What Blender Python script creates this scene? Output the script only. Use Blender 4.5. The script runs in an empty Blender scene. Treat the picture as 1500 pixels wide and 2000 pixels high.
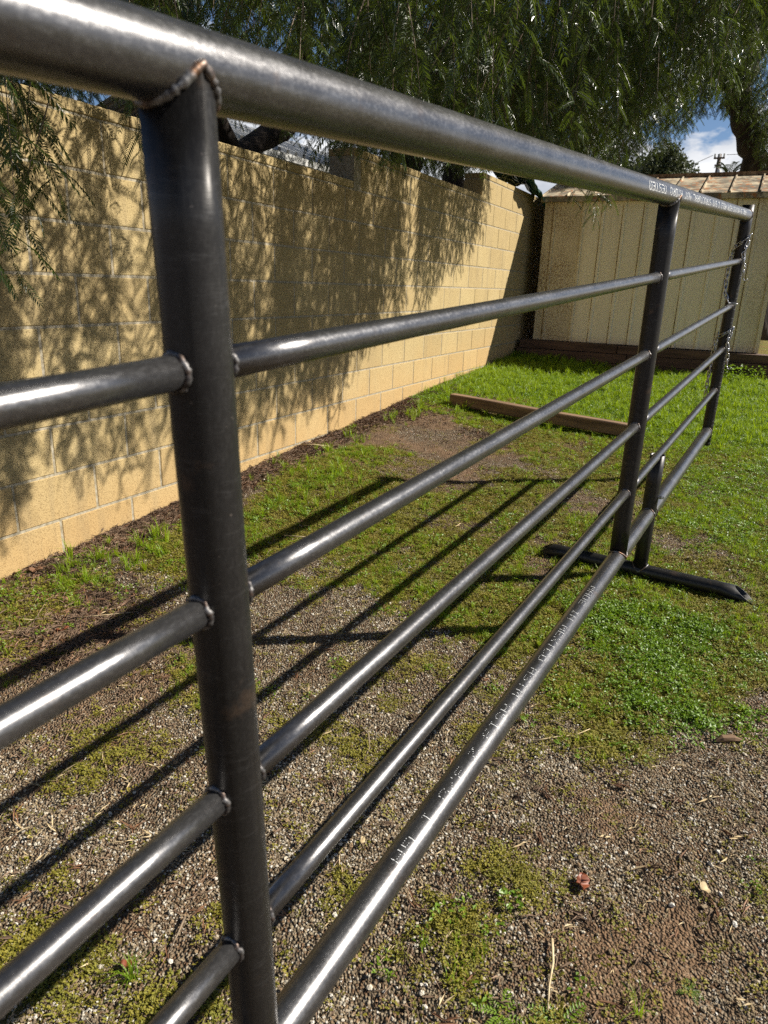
import bpy, math, random
import numpy as np
from mathutils import Vector, Matrix, Quaternion, noise as mnoise

random.seed(7); rng = np.random.default_rng(7)
sc = bpy.context.scene
COL = sc.collection
ZS = 1.3833                      # world z of the camera: ground under it is z = 0
def V(x, y, z): return Vector((x, y, z + ZS))   # survey coordinates (camera at 0,0,0) -> world

# ------------------------------------------------------------------ camera
cam_d = bpy.data.cameras.new('camera'); cam = bpy.data.objects.new('camera', cam_d); COL.objects.link(cam)
Fw = Vector((-0.42072504, 0.85331652, -0.30796324)); Rt = Vector((0.89177296, 0.45133117, 0.03226724)); Up = Vector((-0.16652758, 0.26105765, 0.95085092))
cam.matrix_world = Matrix(((Rt.x, Up.x, -Fw.x, 0), (Rt.y, Up.y, -Fw.y, 0), (Rt.z, Up.z, -Fw.z, ZS), (0, 0, 0, 1)))
cam_d.sensor_fit = 'HORIZONTAL'; cam_d.sensor_width = 36; cam_d.lens = 36 * 1368.89 / 1500
cam_d.clip_start = 0.02; cam_d.clip_end = 2000
cam_d.dof.use_dof = True; cam_d.dof.focus_distance = 2.6; cam_d.dof.aperture_fstop = 11
sc.camera = cam
sc.render.resolution_x = 768; sc.render.resolution_y = 1024

# ------------------------------------------------------------------ sky, sun, exposure
SUN = Vector((0.6800, 0.3790, 0.6280)).normalized()
sun_el = math.asin(SUN.z); sun_az = math.atan2(SUN.x, SUN.y)
w = bpy.data.worlds.new('World'); sc.world = w; w.use_nodes = True
nt = w.node_tree; nt.nodes.clear()
out = nt.nodes.new('ShaderNodeOutputWorld'); bg = nt.nodes.new('ShaderNodeBackground')
sky = nt.nodes.new('ShaderNodeTexSky'); sky.sky_type = 'NISHITA'; sky.sun_disc = False
sky.sun_elevation = sun_el; sky.sun_rotation = sun_az; sky.air_density = 0.75; sky.dust_density = 0.1; sky.ozone_density = 3.0
bg.inputs[1].default_value = 0.05
tc = nt.nodes.new('ShaderNodeTexCoord')
mp = nt.nodes.new('ShaderNodeMapping'); mp.inputs['Scale'].default_value = (1, 1, 2.2); mp.inputs['Location'].default_value = (0.35, 0.1, -0.42)
nz = nt.nodes.new('ShaderNodeTexNoise'); nz.inputs['Scale'].default_value = 6.5; nz.inputs['Detail'].default_value = 9; nz.inputs['Roughness'].default_value = 0.55
cr = nt.nodes.new('ShaderNodeValToRGB'); cr.color_ramp.elements[0].position = 0.50; cr.color_ramp.elements[1].position = 0.56
nz2 = nt.nodes.new('ShaderNodeTexNoise'); nz2.inputs['Scale'].default_value = 9; nz2.inputs['Detail'].default_value = 6
cc = nt.nodes.new('ShaderNodeValToRGB'); cc.color_ramp.elements[0].position = .35; cc.color_ramp.elements[0].color = (6.0, 6.4, 7.2, 1); cc.color_ramp.elements[1].position = .6; cc.color_ramp.elements[1].color = (10.5, 10.6, 10.8, 1)
mx = nt.nodes.new('ShaderNodeMix'); mx.data_type = 'RGBA'
L = nt.links.new
L(tc.outputs['Generated'], mp.inputs[0]); L(mp.outputs[0], nz.inputs['Vector']); L(mp.outputs[0], nz2.inputs['Vector'])
sx = nt.nodes.new('ShaderNodeSeparateXYZ'); L(tc.outputs['Generated'], sx.inputs[0])
m1 = nt.nodes.new('ShaderNodeMath'); m1.operation = 'MULTIPLY_ADD'; m1.inputs[1].default_value = -1.7; m1.inputs[2].default_value = .35; L(sx.outputs[2], m1.inputs[0])
m2 = nt.nodes.new('ShaderNodeMath'); m2.operation = 'MAXIMUM'; m2.inputs[1].default_value = -.22; L(m1.outputs[0], m2.inputs[0])
m3 = nt.nodes.new('ShaderNodeMath'); m3.operation = 'ADD'; L(nz.outputs[0], m3.inputs[0]); L(m2.outputs[0], m3.inputs[1]); L(m3.outputs[0], cr.inputs[0])   # cumulus banks towards the horizon
L(cr.outputs[0], mx.inputs[0]); L(sky.outputs[0], mx.inputs[6]); L(nz2.outputs[0], cc.inputs[0]); L(cc.outputs[0], mx.inputs[7])
L(mx.outputs[2], bg.inputs[0]); L(bg.outputs[0], out.inputs[0])
sl = bpy.data.lights.new('sun', 'SUN'); sl.energy = 5.0; sl.angle = math.radians(0.53); sl.color = (1, 0.94, 0.84)
so = bpy.data.objects.new('sun', sl); COL.objects.link(so); so.rotation_mode = 'QUATERNION'; so.rotation_quaternion = SUN.to_track_quat('Z', 'Y'); so.location = (0, 0, 30)
sc.view_settings.view_transform = 'Standard'; sc.view_settings.look = 'None'; sc.view_settings.exposure = 0.95; sc.view_settings.gamma = 1
sc.render.engine = 'CYCLES'
sc.cycles.max_bounces = 6; sc.cycles.diffuse_bounces = 2; sc.cycles.glossy_bounces = 3; sc.cycles.transmission_bounces = 3
sc.cycles.use_adaptive_sampling = True; sc.cycles.use_denoising = False; sc.cycles.sample_clamp_indirect = 2.0

# ------------------------------------------------------------------ helpers
def tag(o, label=None, cat=None, group=None, kind=None):
    if label: o['label'] = label
    if cat: o['category'] = cat
    if group: o['group'] = group
    if kind: o['kind'] = kind
    return o
def empty(name, loc, label, cat, group=None):
    o = bpy.data.objects.new(name, None); COL.objects.link(o); o.location = loc; o.empty_display_size = .1
    return tag(o, label, cat, group)
def mesh(name, vs, fs, mats=(), smooth=False, midx=None):
    me = bpy.data.meshes.new(name); me.from_pydata([tuple(v) for v in vs], [], [tuple(f) for f in fs])
    for m in mats: me.materials.append(m)
    if midx is not None: me.polygons.foreach_set('material_index', midx)
    if smooth: me.polygons.foreach_set('use_smooth', [True] * len(me.polygons))
    me.update(); return me
def obj(name, me, parent=None, loc=None, rot=None, scale=None):
    """loc is a world position; parents are Empties (or parts) without rotation or scale"""
    o = bpy.data.objects.new(name, me); COL.objects.link(o)
    if parent is not None:
        o.parent = parent
        base = Vector((0, 0, 0)); q = parent
        while q is not None: base += q.location; q = q.parent
        o.location = (Vector(loc) if loc is not None else Vector((0, 0, 0))) - base
    elif loc is not None: o.location = loc
    if rot is not None:
        o.rotation_mode = 'QUATERNION'; o.rotation_quaternion = rot
    if scale is not None: o.scale = scale
    return o
class MB:
    def __init__(s): s.v = []; s.f = []; s.m = []
    def add(s, vs, fs, m=0):
        b = len(s.v); s.v += [tuple(v) for v in vs]; s.f += [tuple(i + b for i in f) for f in fs]; s.m += [m] * len(fs)
    def box(s, lo, hi, m=0):
        x0, y0, z0 = lo; x1, y1, z1 = hi
        s.add([(x0,y0,z0),(x1,y0,z0),(x1,y1,z0),(x0,y1,z0),(x0,y0,z1),(x1,y0,z1),(x1,y1,z1),(x0,y1,z1)],
              [(0,3,2,1),(4,5,6,7),(0,1,5,4),(1,2,6,5),(2,3,7,6),(3,0,4,7)], m)
    def tube(s, pts, rad, n=10, caps=True, m=0, closed=False, wob=0):
        pts = [Vector(p) for p in pts]; N = len(pts)
        rad = rad if hasattr(rad, '__len__') else [rad] * N
        prev = None; vs = []; fs = []
        for i, p in enumerate(pts):
            if closed: t = pts[(i + 1) % N] - pts[i - 1]
            else: t = pts[min(i + 1, N - 1)] - pts[max(i - 1, 0)]
            t.normalize()
            if prev is None: a = t.orthogonal().normalized()
            else: a = (prev - t * prev.dot(t)).normalized()
            prev = a; b = t.cross(a)
            for k in range(n):
                th = 2 * math.pi * k / n
                r = rad[i] * (1 + (random.uniform(-wob, wob) if wob else 0))
                vs.append(p + a * math.cos(th) * r + b * math.sin(th) * r)
        for i in range(N if closed else N - 1):
            j = (i + 1) % N
            for k in range(n):
                fs.append((i*n+k, i*n+(k+1) % n, j*n+(k+1) % n, j*n+k))
        if caps and not closed:
            fs.append(tuple(range(n - 1, -1, -1))); fs.append(tuple((N-1)*n + k for k in range(n)))
        s.add(vs, fs, m)
    def build(s, name, mats, smooth=False): return mesh(name, s.v, s.f, mats, smooth, s.m)

def mat(name, rough=.8, metal=0., spec=.5):
    m = bpy.data.materials.new(name); m.use_nodes = True
    p = m.node_tree.nodes['Principled BSDF']; p.inputs['Roughness'].default_value = rough; p.inputs['Metallic'].default_value = metal
    p.inputs['Specular IOR Level'].default_value = spec
    return m, m.node_tree, p
def node(t, ty, **k):
    n = t.nodes.new(ty)
    for a, b in k.items():
        if a.startswith('i_'): n.inputs[a[2:].replace('_', ' ')].default_value = b
        else: setattr(n, a, b)
    return n
def ramp(t, src, stops):
    r = t.nodes.new('ShaderNodeValToRGB'); e = r.color_ramp.elements
    while len(e) < len(stops): e.new(.5)
    for q, (p, c) in zip(e, stops): q.position = p; q.color = (*c, 1) if len(c) == 3 else c
    t.links.new(src, r.inputs[0]); return r.outputs[0]
def noise_tex(t, scale, detail=4, vec=None, rough=.5, sc3=None, coord='Object'):
    if vec is None:
        vec = t.nodes.new('ShaderNodeTexCoord').outputs[coord]
    if sc3 is not None:
        m_ = node(t, 'ShaderNodeMapping'); m_.inputs['Scale'].default_value = sc3; t.links.new(vec, m_.inputs[0]); vec = m_.outputs[0]
    n = node(t, 'ShaderNodeTexNoise'); n.inputs['Scale'].default_value = scale; n.inputs['Detail'].default_value = detail; n.inputs['Roughness'].default_value = rough
    t.links.new(vec, n.inputs['Vector']); return n.outputs[0]
def mix(t, fac, a, b, mode='MIX'):
    n = node(t, 'ShaderNodeMix', data_type='RGBA', blend_type=mode)
    for s_, v in ((n.inputs[0], fac), (n.inputs[6], a), (n.inputs[7], b)):
        if isinstance(v, (int, float)): s_.default_value = v
        elif isinstance(v, tuple): s_.default_value = (*v, 1) if len(v) == 3 else v
        else: t.links.new(v, s_)
    return n.outputs[2]
def math_(t, op, a, b=0., clamp=False):
    n = node(t, 'ShaderNodeMath', operation=op, use_clamp=clamp)
    for s_, v in ((n.inputs[0], a), (n.inputs[1], b)):
        if isinstance(v, (int, float)): s_.default_value = v
        else: t.links.new(v, s_)
    return n.outputs[0]
def bump(t, p, h, strength=.3, dist=.002, prev=None):
    b = node(t, 'ShaderNodeBump'); b.inputs['Strength'].default_value = strength; b.inputs['Distance'].default_value = dist
    t.links.new(h, b.inputs['Height'])
    if prev is not None: t.links.new(prev, b.inputs['Normal'])
    t.links.new(b.outputs[0], p.inputs['Normal']); return b.outputs[0]
def world_pos(t): return t.nodes.new('ShaderNodeNewGeometry').outputs['Position']

# numpy value noise
def vnoise(x, y, s=1.0, seed=0):
    x = np.asarray(x, float) * s + 57.3 * seed; y = np.asarray(y, float) * s + 31.7 * seed
    xi = np.floor(x).astype(np.int64); yi = np.floor(y).astype(np.int64); xf = x - xi; yf = y - yi
    u_ = xf * xf * (3 - 2 * xf); v_ = yf * yf * (3 - 2 * yf)
    def h(a, b):
        n = (a * 374761393 + b * 668265263 + seed * 1274126177) & 0xffffffff
        n = ((n ^ (n >> 13)) * 1274126177) & 0xffffffff
        return ((n ^ (n >> 16)) & 0xffff) / 65535.0
    return (h(xi, yi) * (1 - u_) + h(xi + 1, yi) * u_) * (1 - v_) + (h(xi, yi + 1) * (1 - u_) + h(xi + 1, yi + 1) * u_) * v_
def fbm(x, y, s=1.0, o=4, seed=0):
    r = 0; a = .5; t = 0
    for i in range(o): r = r + a * vnoise(x, y, s * 2 ** i, seed + i); t += a; a *= .5
    return r / t
def sst(a, b, x):
    t = np.clip((np.asarray(x, float) - a) / (b - a), 0, 1); return t * t * (3 - 2 * t)

# ------------------------------------------------------------------ materials
# bare mill steel: local z runs along the pipe
def steel_mat(name, base=(.125, .123, .122), dark=(.05, .049, .05), rough0=.30, rough1=.52, metal=.75):
    m, t, p = mat(name, .4, metal)
    a = noise_tex(t, 260, 5, sc3=(1, 1, .5), rough=.7); b = noise_tex(t, 10, 6, sc3=(.6, .6, 1.2), rough=.6); c = noise_tex(t, 110, 4, sc3=(1, 1, 7))
    f = ramp(t, b, [(.25, (.25, .25, .25)), (.75, (1, 1, 1))])
    col = mix(t, f, dark, base); col = mix(t, ramp(t, a, [(.48, (0, 0, 0)), (.75, (.8, .8, .8))]), col, tuple(min(1, q * 1.35) for q in base))
    lg = ramp(t, noise_tex(t, 90, 4, sc3=(1, 1, .06), rough=.6), [(.42, (1, 1, 1)), (.62, (0, 0, 0))]); col = mix(t, math_(t, 'MULTIPLY', lg, .45), col, dark)
    rs = ramp(t, noise_tex(t, 14, 6, rough=.65), [(.60, (0, 0, 0)), (.74, (1, 1, 1))])
    col = mix(t, math_(t, 'MULTIPLY', rs, .4), col, (.17, .11, .07))
    sp_ = ramp(t, noise_tex(t, 130, 2), [(.73, (0, 0, 0)), (.77, (1, 1, 1))]); col = mix(t, math_(t, 'MULTIPLY', sp_, .6), col, (.20, .17, .15))
    sc_ = ramp(t, noise_tex(t, 18, 6, sc3=(1, 1, 6), rough=.75), [(.55, (0, 0, 0)), (.66, (1, 1, 1))]); col = mix(t, math_(t, 'MULTIPLY', sc_, .08), col, (.3, .3, .3))
    t.links.new(col, p.inputs['Base Color'])
    r = math_(t, 'MULTIPLY_ADD', math_(t, 'ADD', a, math_(t, 'MULTIPLY', b, .5)), (rough1 - rough0)); t.nodes[-1].inputs[2].default_value = rough0 - .12
    t.links.new(r, p.inputs['Roughness'])
    bump(t, p, math_(t, 'ADD', c, math_(t, 'MULTIPLY', a, .8)), .16, .0006)
    return m
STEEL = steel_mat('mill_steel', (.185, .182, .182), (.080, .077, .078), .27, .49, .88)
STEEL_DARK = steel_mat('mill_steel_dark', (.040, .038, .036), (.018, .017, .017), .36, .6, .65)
def weld_mat():
    m, t, p = mat('weld_bead', .5, .75)
    a = noise_tex(t, 120, 4); b = noise_tex(t, 38, 3)
    col = mix(t, ramp(t, a, [(.4, (0, 0, 0)), (.6, (1, 1, 1))]), (.05, .045, .045), (.20, .195, .19))
    col = mix(t, ramp(t, b, [(.52, (0, 0, 0)), (.66, (1, 1, 1))]), col, (.13, .065, .032))
    t.links.new(col, p.inputs['Base Color']); bump(t, p, a, .5, .002); return m
WELD = weld_mat()
INK, t_, p_ = mat('stencil_ink', .6); p_.inputs['Base Color'].default_value = (.78, .79, .78, 1)
ZINC, t_, p_ = mat('galvanised_chain', .32, 1.0); t_.links.new(ramp(t_, noise_tex(t_, 60, 3), [(.3, (.30, .30, .31)), (.7, (.62, .62, .63))]), p_.inputs['Base Color'])

def block_mat(name, cap=False):
    m, t, p = mat(name, .92, 0, .2)
    wp = world_pos(t)
    sp = noise_tex(t, 200, 4, vec=wp, rough=.75); big = noise_tex(t, 5, 4, vec=wp)
    oi = t.nodes.new('ShaderNodeObjectInfo').outputs['Random']
    col = mix(t, big, (.36, .272, .128), (.445, .35, .182))
    col = mix(t, math_(t, 'MULTIPLY', oi, .6), col, (.31, .225, .105))
    # dark pits and pale grains of the aggregate
    col = mix(t, ramp(t, sp, [(.36, (1, 1, 1)), (.46, (0, 0, 0))]), col, (.15, .10, .045))
    col = mix(t, ramp(t, sp, [(.60, (0, 0, 0)), (.72, (.7, .7, .7))]), col, (.48, .40, .24))
    # splash stain of red soil on the lowest courses
    xyz = node(t, 'ShaderNodeSeparateXYZ'); t.links.new(wp, xyz.inputs[0])
    h = math_(t, 'SUBTRACT', xyz.outputs[2], math_(t, 'MULTIPLY', xyz.outputs[1], .072))
    h = math_(t, 'ADD', h, math_(t, 'MULTIPLY', big, .22))
    st = ramp(t, h, [(.22, (1, 1, 1)), (.62, (0, 0, 0))])
    col = mix(t, math_(t, 'MULTIPLY', st, .42), col, (.46, .27, .11))
    vs = ramp(t, noise_tex(t, 3, 5, vec=wp, sc3=(6, 6, .6)), [(.52, (0, 0, 0)), (.75, (1, 1, 1))])
    col = mix(t, math_(t, 'MULTIPLY', vs, .38), col, (.22, .17, .10))
    t.links.new(col, p.inputs['Base Color'])
    n2 = noise_tex(t, 480, 2, vec=wp)
    bump(t, p, math_(t, 'ADD', ramp(t, sp, [(.3, (0, 0, 0)), (.5, (1, 1, 1))]), math_(t, 'MULTIPLY', n2, .4)), .55, .0025)
    return m
BLOCK = block_mat('split_block')
MORTAR, t_, p_ = mat('mortar', .95, 0, .2); t_.links.new(ramp(t_, noise_tex(t_, 60, 5, vec=world_pos(t_)), [(.3, (.20, .165, .105)), (.65, (.36, .32, .245))]), p_.inputs['Base Color']); bump(t_, p_, noise_tex(t_, 140, 3, vec=world_pos(t_)), .5, .003)

def leaf_mat(name, c0, c1, trans=.35, rough=.42, tcol=None, coat=.0):
    m, t, p = mat(name, rough, 0, .5)
    oi = t.nodes.new('ShaderNodeObjectInfo').outputs['Random']
    n = noise_tex(t, 7, 2, vec=world_pos(t))
    f = math_(t, 'ADD', math_(t, 'MULTIPLY', oi, .6), math_(t, 'MULTIPLY', n, .5), True)
    col = mix(t, f, c0, c1)
    t.links.new(col, p.inputs['Base Color'])
    tr = node(t, 'ShaderNodeBsdfTranslucent'); t.links.new(mix(t, .5, col, tcol or c1), tr.inputs[0])
    ms = node(t, 'ShaderNodeMixShader'); ms.inputs[0].default_value = trans
    t.links.new(p.outputs[0], ms.inputs[1]); t.links.new(tr.outputs[0], ms.inputs[2]); t.links.new(ms.outputs[0], t.nodes['Material Output'].inputs[0])
    return m
PEPPER = leaf_mat('pepper_leaf', (.014, .028, .008), (.048, .078, .013), .24, .34, (.20, .28, .02))
GRASS = leaf_mat('grass_blade', (.11, .21, .010), (.24, .33, .012), .42, .5, (.45, .58, .01))
MOSS = leaf_mat('moss_sprig', (.13, .145, .012), (.27, .22, .02), .25, .7, (.34, .32, .02))
CLOVER = leaf_mat('clover_leaf', (.085, .175, .012), (.17, .27, .015), .34, .45, (.36, .55, .015))
FAR_LEAF = leaf_mat('far_leaf', (.030, .045, .018), (.07, .085, .03), .2, .6)
PALM_LEAF = leaf_mat('palm_leaf', (.035, .055, .02), (.07, .09, .03), .15, .5)
def simple(name, stops, scale=8, rough=.85, metal=0, bmp=.4, dist=.004, sc3=None, coord='Object', detail=5, wp=False):
    m, t, p = mat(name, rough, metal)
    n = noise_tex(t, scale, detail, vec=world_pos(t) if wp else None, sc3=sc3, coord=coord)
    t.links.new(ramp(t, n, stops), p.inputs['Base Color']); bump(t, p, n, bmp, dist); return m
BARK = simple('bark', [(.3, (.014, .010, .008)), (.7, (.06, .043, .032))], 9, .95, 0, 1., .03, sc3=(1, 1, .25))
TWIG = simple('twig', [(.3, (.10, .07, .045)), (.7, (.24, .18, .12))], 30, .8, 0, .3, .002)
STRAW = simple('straw', [(.3, (.34, .25, .13)), (.7, (.60, .49, .30))], 40, .8, 0, .3, .001)
DRY = simple('dry_leaf', [(.3, (.11, .05, .025)), (.7, (.32, .17, .085))], 25, .7, 0, .3, .001)
REDLEAF = simple('red_leaf', [(.3, (.12, .03, .012)), (.7, (.26, .075, .03))], 60, .5, 0, .3, .001)
LITTER = simple('litter_leaf', [(.3, (.075, .045, .028)), (.7, (.24, .16, .10))], 3, .85, 0, .2, .001, wp=True)
m, t, p = mat('gravel_stone', .88, 0, .3)
oi = t.nodes.new('ShaderNodeObjectInfo').outputs['Random']
c = ramp(t, oi, [(0, (.10, .08, .055)), (.15, (.26, .20, .125)), (.5, (.42, .33, .21)), (.66, (.32, .21, .115)), (.78, (.64, .57, .44)), (1, (.82, .78, .69))])
t.links.new(mix(t, noise_tex(t, 2.5, 3), mix(t, .5, c, (.2, .16, .12), 'MULTIPLY'), c), p.inputs['Base Color']); bump(t, p, noise_tex(t, 4, 4), .5, .05); STONE = m

# ------------------------------------------------------------------ ground
def ground_z(x, y):
    """survey z of the ground"""
    x = np.asarray(x, float); y = np.asarray(y, float)
    yy = np.where(y < 8.9, y, 8.9 + (1 - np.exp(-(np.maximum(y, 8.9) - 8.9) / 1.0)) * 1.0)
    yy = np.where(yy > -6, yy, -6 - (1 - np.exp((np.minimum(yy, -6) + 6) / 4.0)) * 4)
    z = -1.385 + .0655 * yy - .008 * np.clip(x, -8, 8)
    z = z + .075 * sst(-1.3, -2.5, x) * (1 - .4 * sst(6, 8, y))
    near = np.exp(-((np.abs(x + .5) / 6) ** 4)) 
    z = z + near * (.022 * (fbm(x, y, 1.6, 3, 3) - .5) + .020 * (fbm(x, y, 7, 3, 9) - .5) + .010 * (fbm(x, y, 26, 2, 5) - .5))
    return z
def blob(x, y, cx, cy, rx, ry):
    wx = .55 * rx * (fbm(x, y, .9 / rx, 3, 41) - .5) * 2; wy = .55 * ry * (fbm(x, y, .9 / ry, 3, 43) - .5) * 2; x = x + wx; y = y + wy
    return np.exp(-(((x - cx) / rx) ** 2 + ((y - cy) / ry) ** 2) ** 1.2)
def green(x, y):
    x = np.asarray(x, float); y = np.asarray(y, float)
    n = fbm(x, y, 2.1, 4, 21) + .35 * (fbm(x, y, 11, 3, 4) - .5)
    g = .13 + .36 * sst(1.1, 2.4, y) + .10 * sst(2.8, 4.6, y) + .7 * sst(5.3, 6.0, y) + .22 * sst(-.9, -.2, x) * sst(2.6, 3.3, y)
    g = g - .12 * sst(-.6, -1.3, x) * (1 - sst(3.2, 4.0, y))
    g = g + .8 * blob(x, y, -2.12, 2.0, .34, .55) + .5 * blob(x, y, -2.2, 1.5, .3, .25) + .45 * blob(x, y, -2.0, 3.3, .5, .55) + .25 * blob(x, y, -.05, 2.4, .42, .5) + .28 * blob(x, y, .1, 3.6, .55, .9)
    for cx, cy, rx, ry, a in ((-1.95, 4.75, .42, .42, .9), (-1.78, 2.35, .22, .18, .7), (-2.38, 2.75, .16, .5, .5), (-1.35, 3.9, .28, .18, .5), (-2.42, 4.4, .14, 1.4, .75), (-2.0, 3.75, .2, .1, .6),
                              (.02, 1.22, .35, .16, .6), (-1.7, 1.9, .35, .3, .45), (-1.9, 6.0, .35, .22, .9), (.12, 3.15, .16, .3, .55), (-.3, 1.55, .25, .25, .3)):
        g = g - a * blob(x, y, cx, cy, rx, ry)
    return np.clip((g + 2.3 * (n - .5) - .22) / .6, 0, 1)
def lush(x, y):
    a = sst(5.2, 5.9, y) + blob(x, y, -.16, 2.58, .26, .22) + blob(x, y, -.02, 2.28, .17, .22) * .9 + .25 * sst(3, 4, y) * sst(-.4, 0, x)
    return np.clip((a - .8 * blob(x, y, -1.9, 6.0, .4, .25)) * (.35 + 1.3 * sst(.35, .6, fbm(x, y, 6, 3, 91))), 0, 1)
def gravel(x, y):
    n = fbm(x, y, 2.6, 4, 77)
    g = .85 - .35 * sst(2.3, 4.0, y) - .35 * sst(4.2, 5.4, y) + 1.9 * (n - .5)
    g = g - .75 * blob(x, y, .05, 1.10, .34, .14) - .5 * blob(x, y, .14, 1.34, .16, .12) + .5 * (vnoise(x, y, 14, 6) - .5) - .6 * blob(x, y, -1.1, .85, .3, .14) - .7 * sst(-1.9, -2.3, x) - .5 * blob(x, y, -.05, 1.6, .14, .12)
    return np.clip(g, .10, 1)
def litter(x, y):
    return np.clip(1 - .75 * green(x, y), 0, 1) * np.clip(1.25 * sst(-2.25, -2.45, x + .12 * (fbm(x, y, 3, 3, 8) - .5)) * (1 - sst(6.2, 7.2, y)) + .9 * blob(x, y, -2.05, 1.55, .35, .25) + .5 * blob(x, y, -2.3, 5.4, .3, .6) + .55 * blob(x, y, -1.55, 5.0, .22, .25), 0, 1)

def axis(lo, hi, step, far, n):
    a = np.arange(lo, hi + 1e-6, step); k = np.linspace(0, 1, n)[1:]
    b = hi + (far - hi) * k ** 3.2; c = lo - (far + lo) * k[::-1] ** 3.2
    return np.concatenate([c, a, b])
gx = axis(-2.62, 1.2, .022, 600, 26); gy = axis(.3, 9.0, .022, 600, 26)
X, Y = np.meshgrid(gx, gy, indexing='ij'); Z = ground_z(X, Y) + ZS
# far hills stay low
vs = np.stack([X, Y, Z], -1).reshape(-1, 3); nx, ny = X.shape
ii, jj = np.meshgrid(np.arange(nx - 1), np.arange(ny - 1), indexing='ij'); q = (ii * ny + jj).ravel()
fs = np.stack([q, q + ny, q + ny + 1, q + 1], 1)
me = bpy.data.meshes.new('ground'); me.vertices.add(len(vs)); me.vertices.foreach_set('co', vs.ravel())
me.loops.add(fs.size); me.loops.foreach_set('vertex_index', fs.ravel().astype(np.int32)); me.polygons.add(len(fs))
me.polygons.foreach_set('loop_start', np.arange(0, fs.size, 4, dtype=np.int32)); me.polygons.foreach_set('use_smooth', np.ones(len(fs), bool)); me.update(); me.validate()
for nm, fn in (('green', green), ('gravel', gravel), ('litter', litter)):
    at = me.attributes.new(nm, 'FLOAT', 'POINT'); at.data.foreach_set('value', fn(X, Y).ravel().astype(np.float32))
m, t, p = mat('soil_and_moss', .95, 0, .2)
wp = world_pos(t)
def attr(n): a = node(t, 'ShaderNodeAttribute', attribute_name=n); return a.outputs['Fac']
n1 = noise_tex(t, 3, 5, vec=wp); n2 = noise_tex(t, 45, 5, vec=wp, rough=.65); n3 = noise_tex(t, 230, 3, vec=wp)
soil = mix(t, n1, (.15, .09, .05), (.27, .165, .092)); soil = mix(t, ramp(t, n3, [(.38, (1, 1, 1)), (.5, (0, 0, 0))]), soil, (.085, .055, .033)); soil = mix(t, ramp(t, n3, [(.6, (0, 0, 0)), (.7, (.8, .8, .8))]), soil, (.42, .32, .21)); soil = mix(t, ramp(t, n2, [(.35, (0, 0, 0)), (.65, (1, 1, 1))]), mix(t, .6, soil, (.45, .4, .36), 'MULTIPLY'), soil)
vo = node(t, 'ShaderNodeTexVoronoi'); vo.inputs['Scale'].default_value = 150; t.links.new(wp, vo.inputs['Vector'])
vc = node(t, 'ShaderNodeSeparateColor'); t.links.new(vo.outputs['Color'], vc.inputs[0])
grit = ramp(t, vc.outputs[0], [(0, (.09, .07, .045)), (.5, (.24, .19, .125)), (.8, (.38, .32, .23)), (1, (.55, .50, .40))])
col = mix(t, math_(t, 'MULTIPLY', math_(t, 'MULTIPLY', attr('gravel'), .9), ramp(t, vc.outputs[1], [(.25, (0, 0, 0)), (.35, (1, 1, 1))])), soil, grit)
mossc = mix(t, n2, (.09, .10, .012), (.23, .22, .022)); mossc = mix(t, ramp(t, n1, [(.4, (0, 0, 0)), (.6, (.8, .8, .8))]), mossc, (.20, .13, .03))
gm = ramp(t, math_(t, 'ADD', attr('green'), math_(t, 'MULTIPLY', math_(t, 'SUBTRACT', n2, .5), 1.1)), [(.38, (0, 0, 0)), (.62, (.85, .85, .85))])
col = mix(t, gm, col, mossc)
col = mix(t, math_(t, 'MULTIPLY', attr('litter'), .9, True), col, mix(t, n2, (.06, .04, .026), (.17, .11, .07)))
t.links.new(col, p.inputs['Base Color'])
h = math_(t, 'ADD', math_(t, 'MULTIPLY', n2, 1.2), math_(t, 'MULTIPLY', n3, 1.2)); h = math_(t, 'SUBTRACT', h, math_(t, 'MULTIPLY', math_(t, 'MULTIPLY', vo.outputs['Distance'], attr('gravel')), 25))
bump(t, p, h, .8, .006)
me.materials.append(m)
ground = obj('ground', me); tag(ground, 'brown gravelly soil sloping up towards the shed with mossy green patches', kind='structure')

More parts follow.
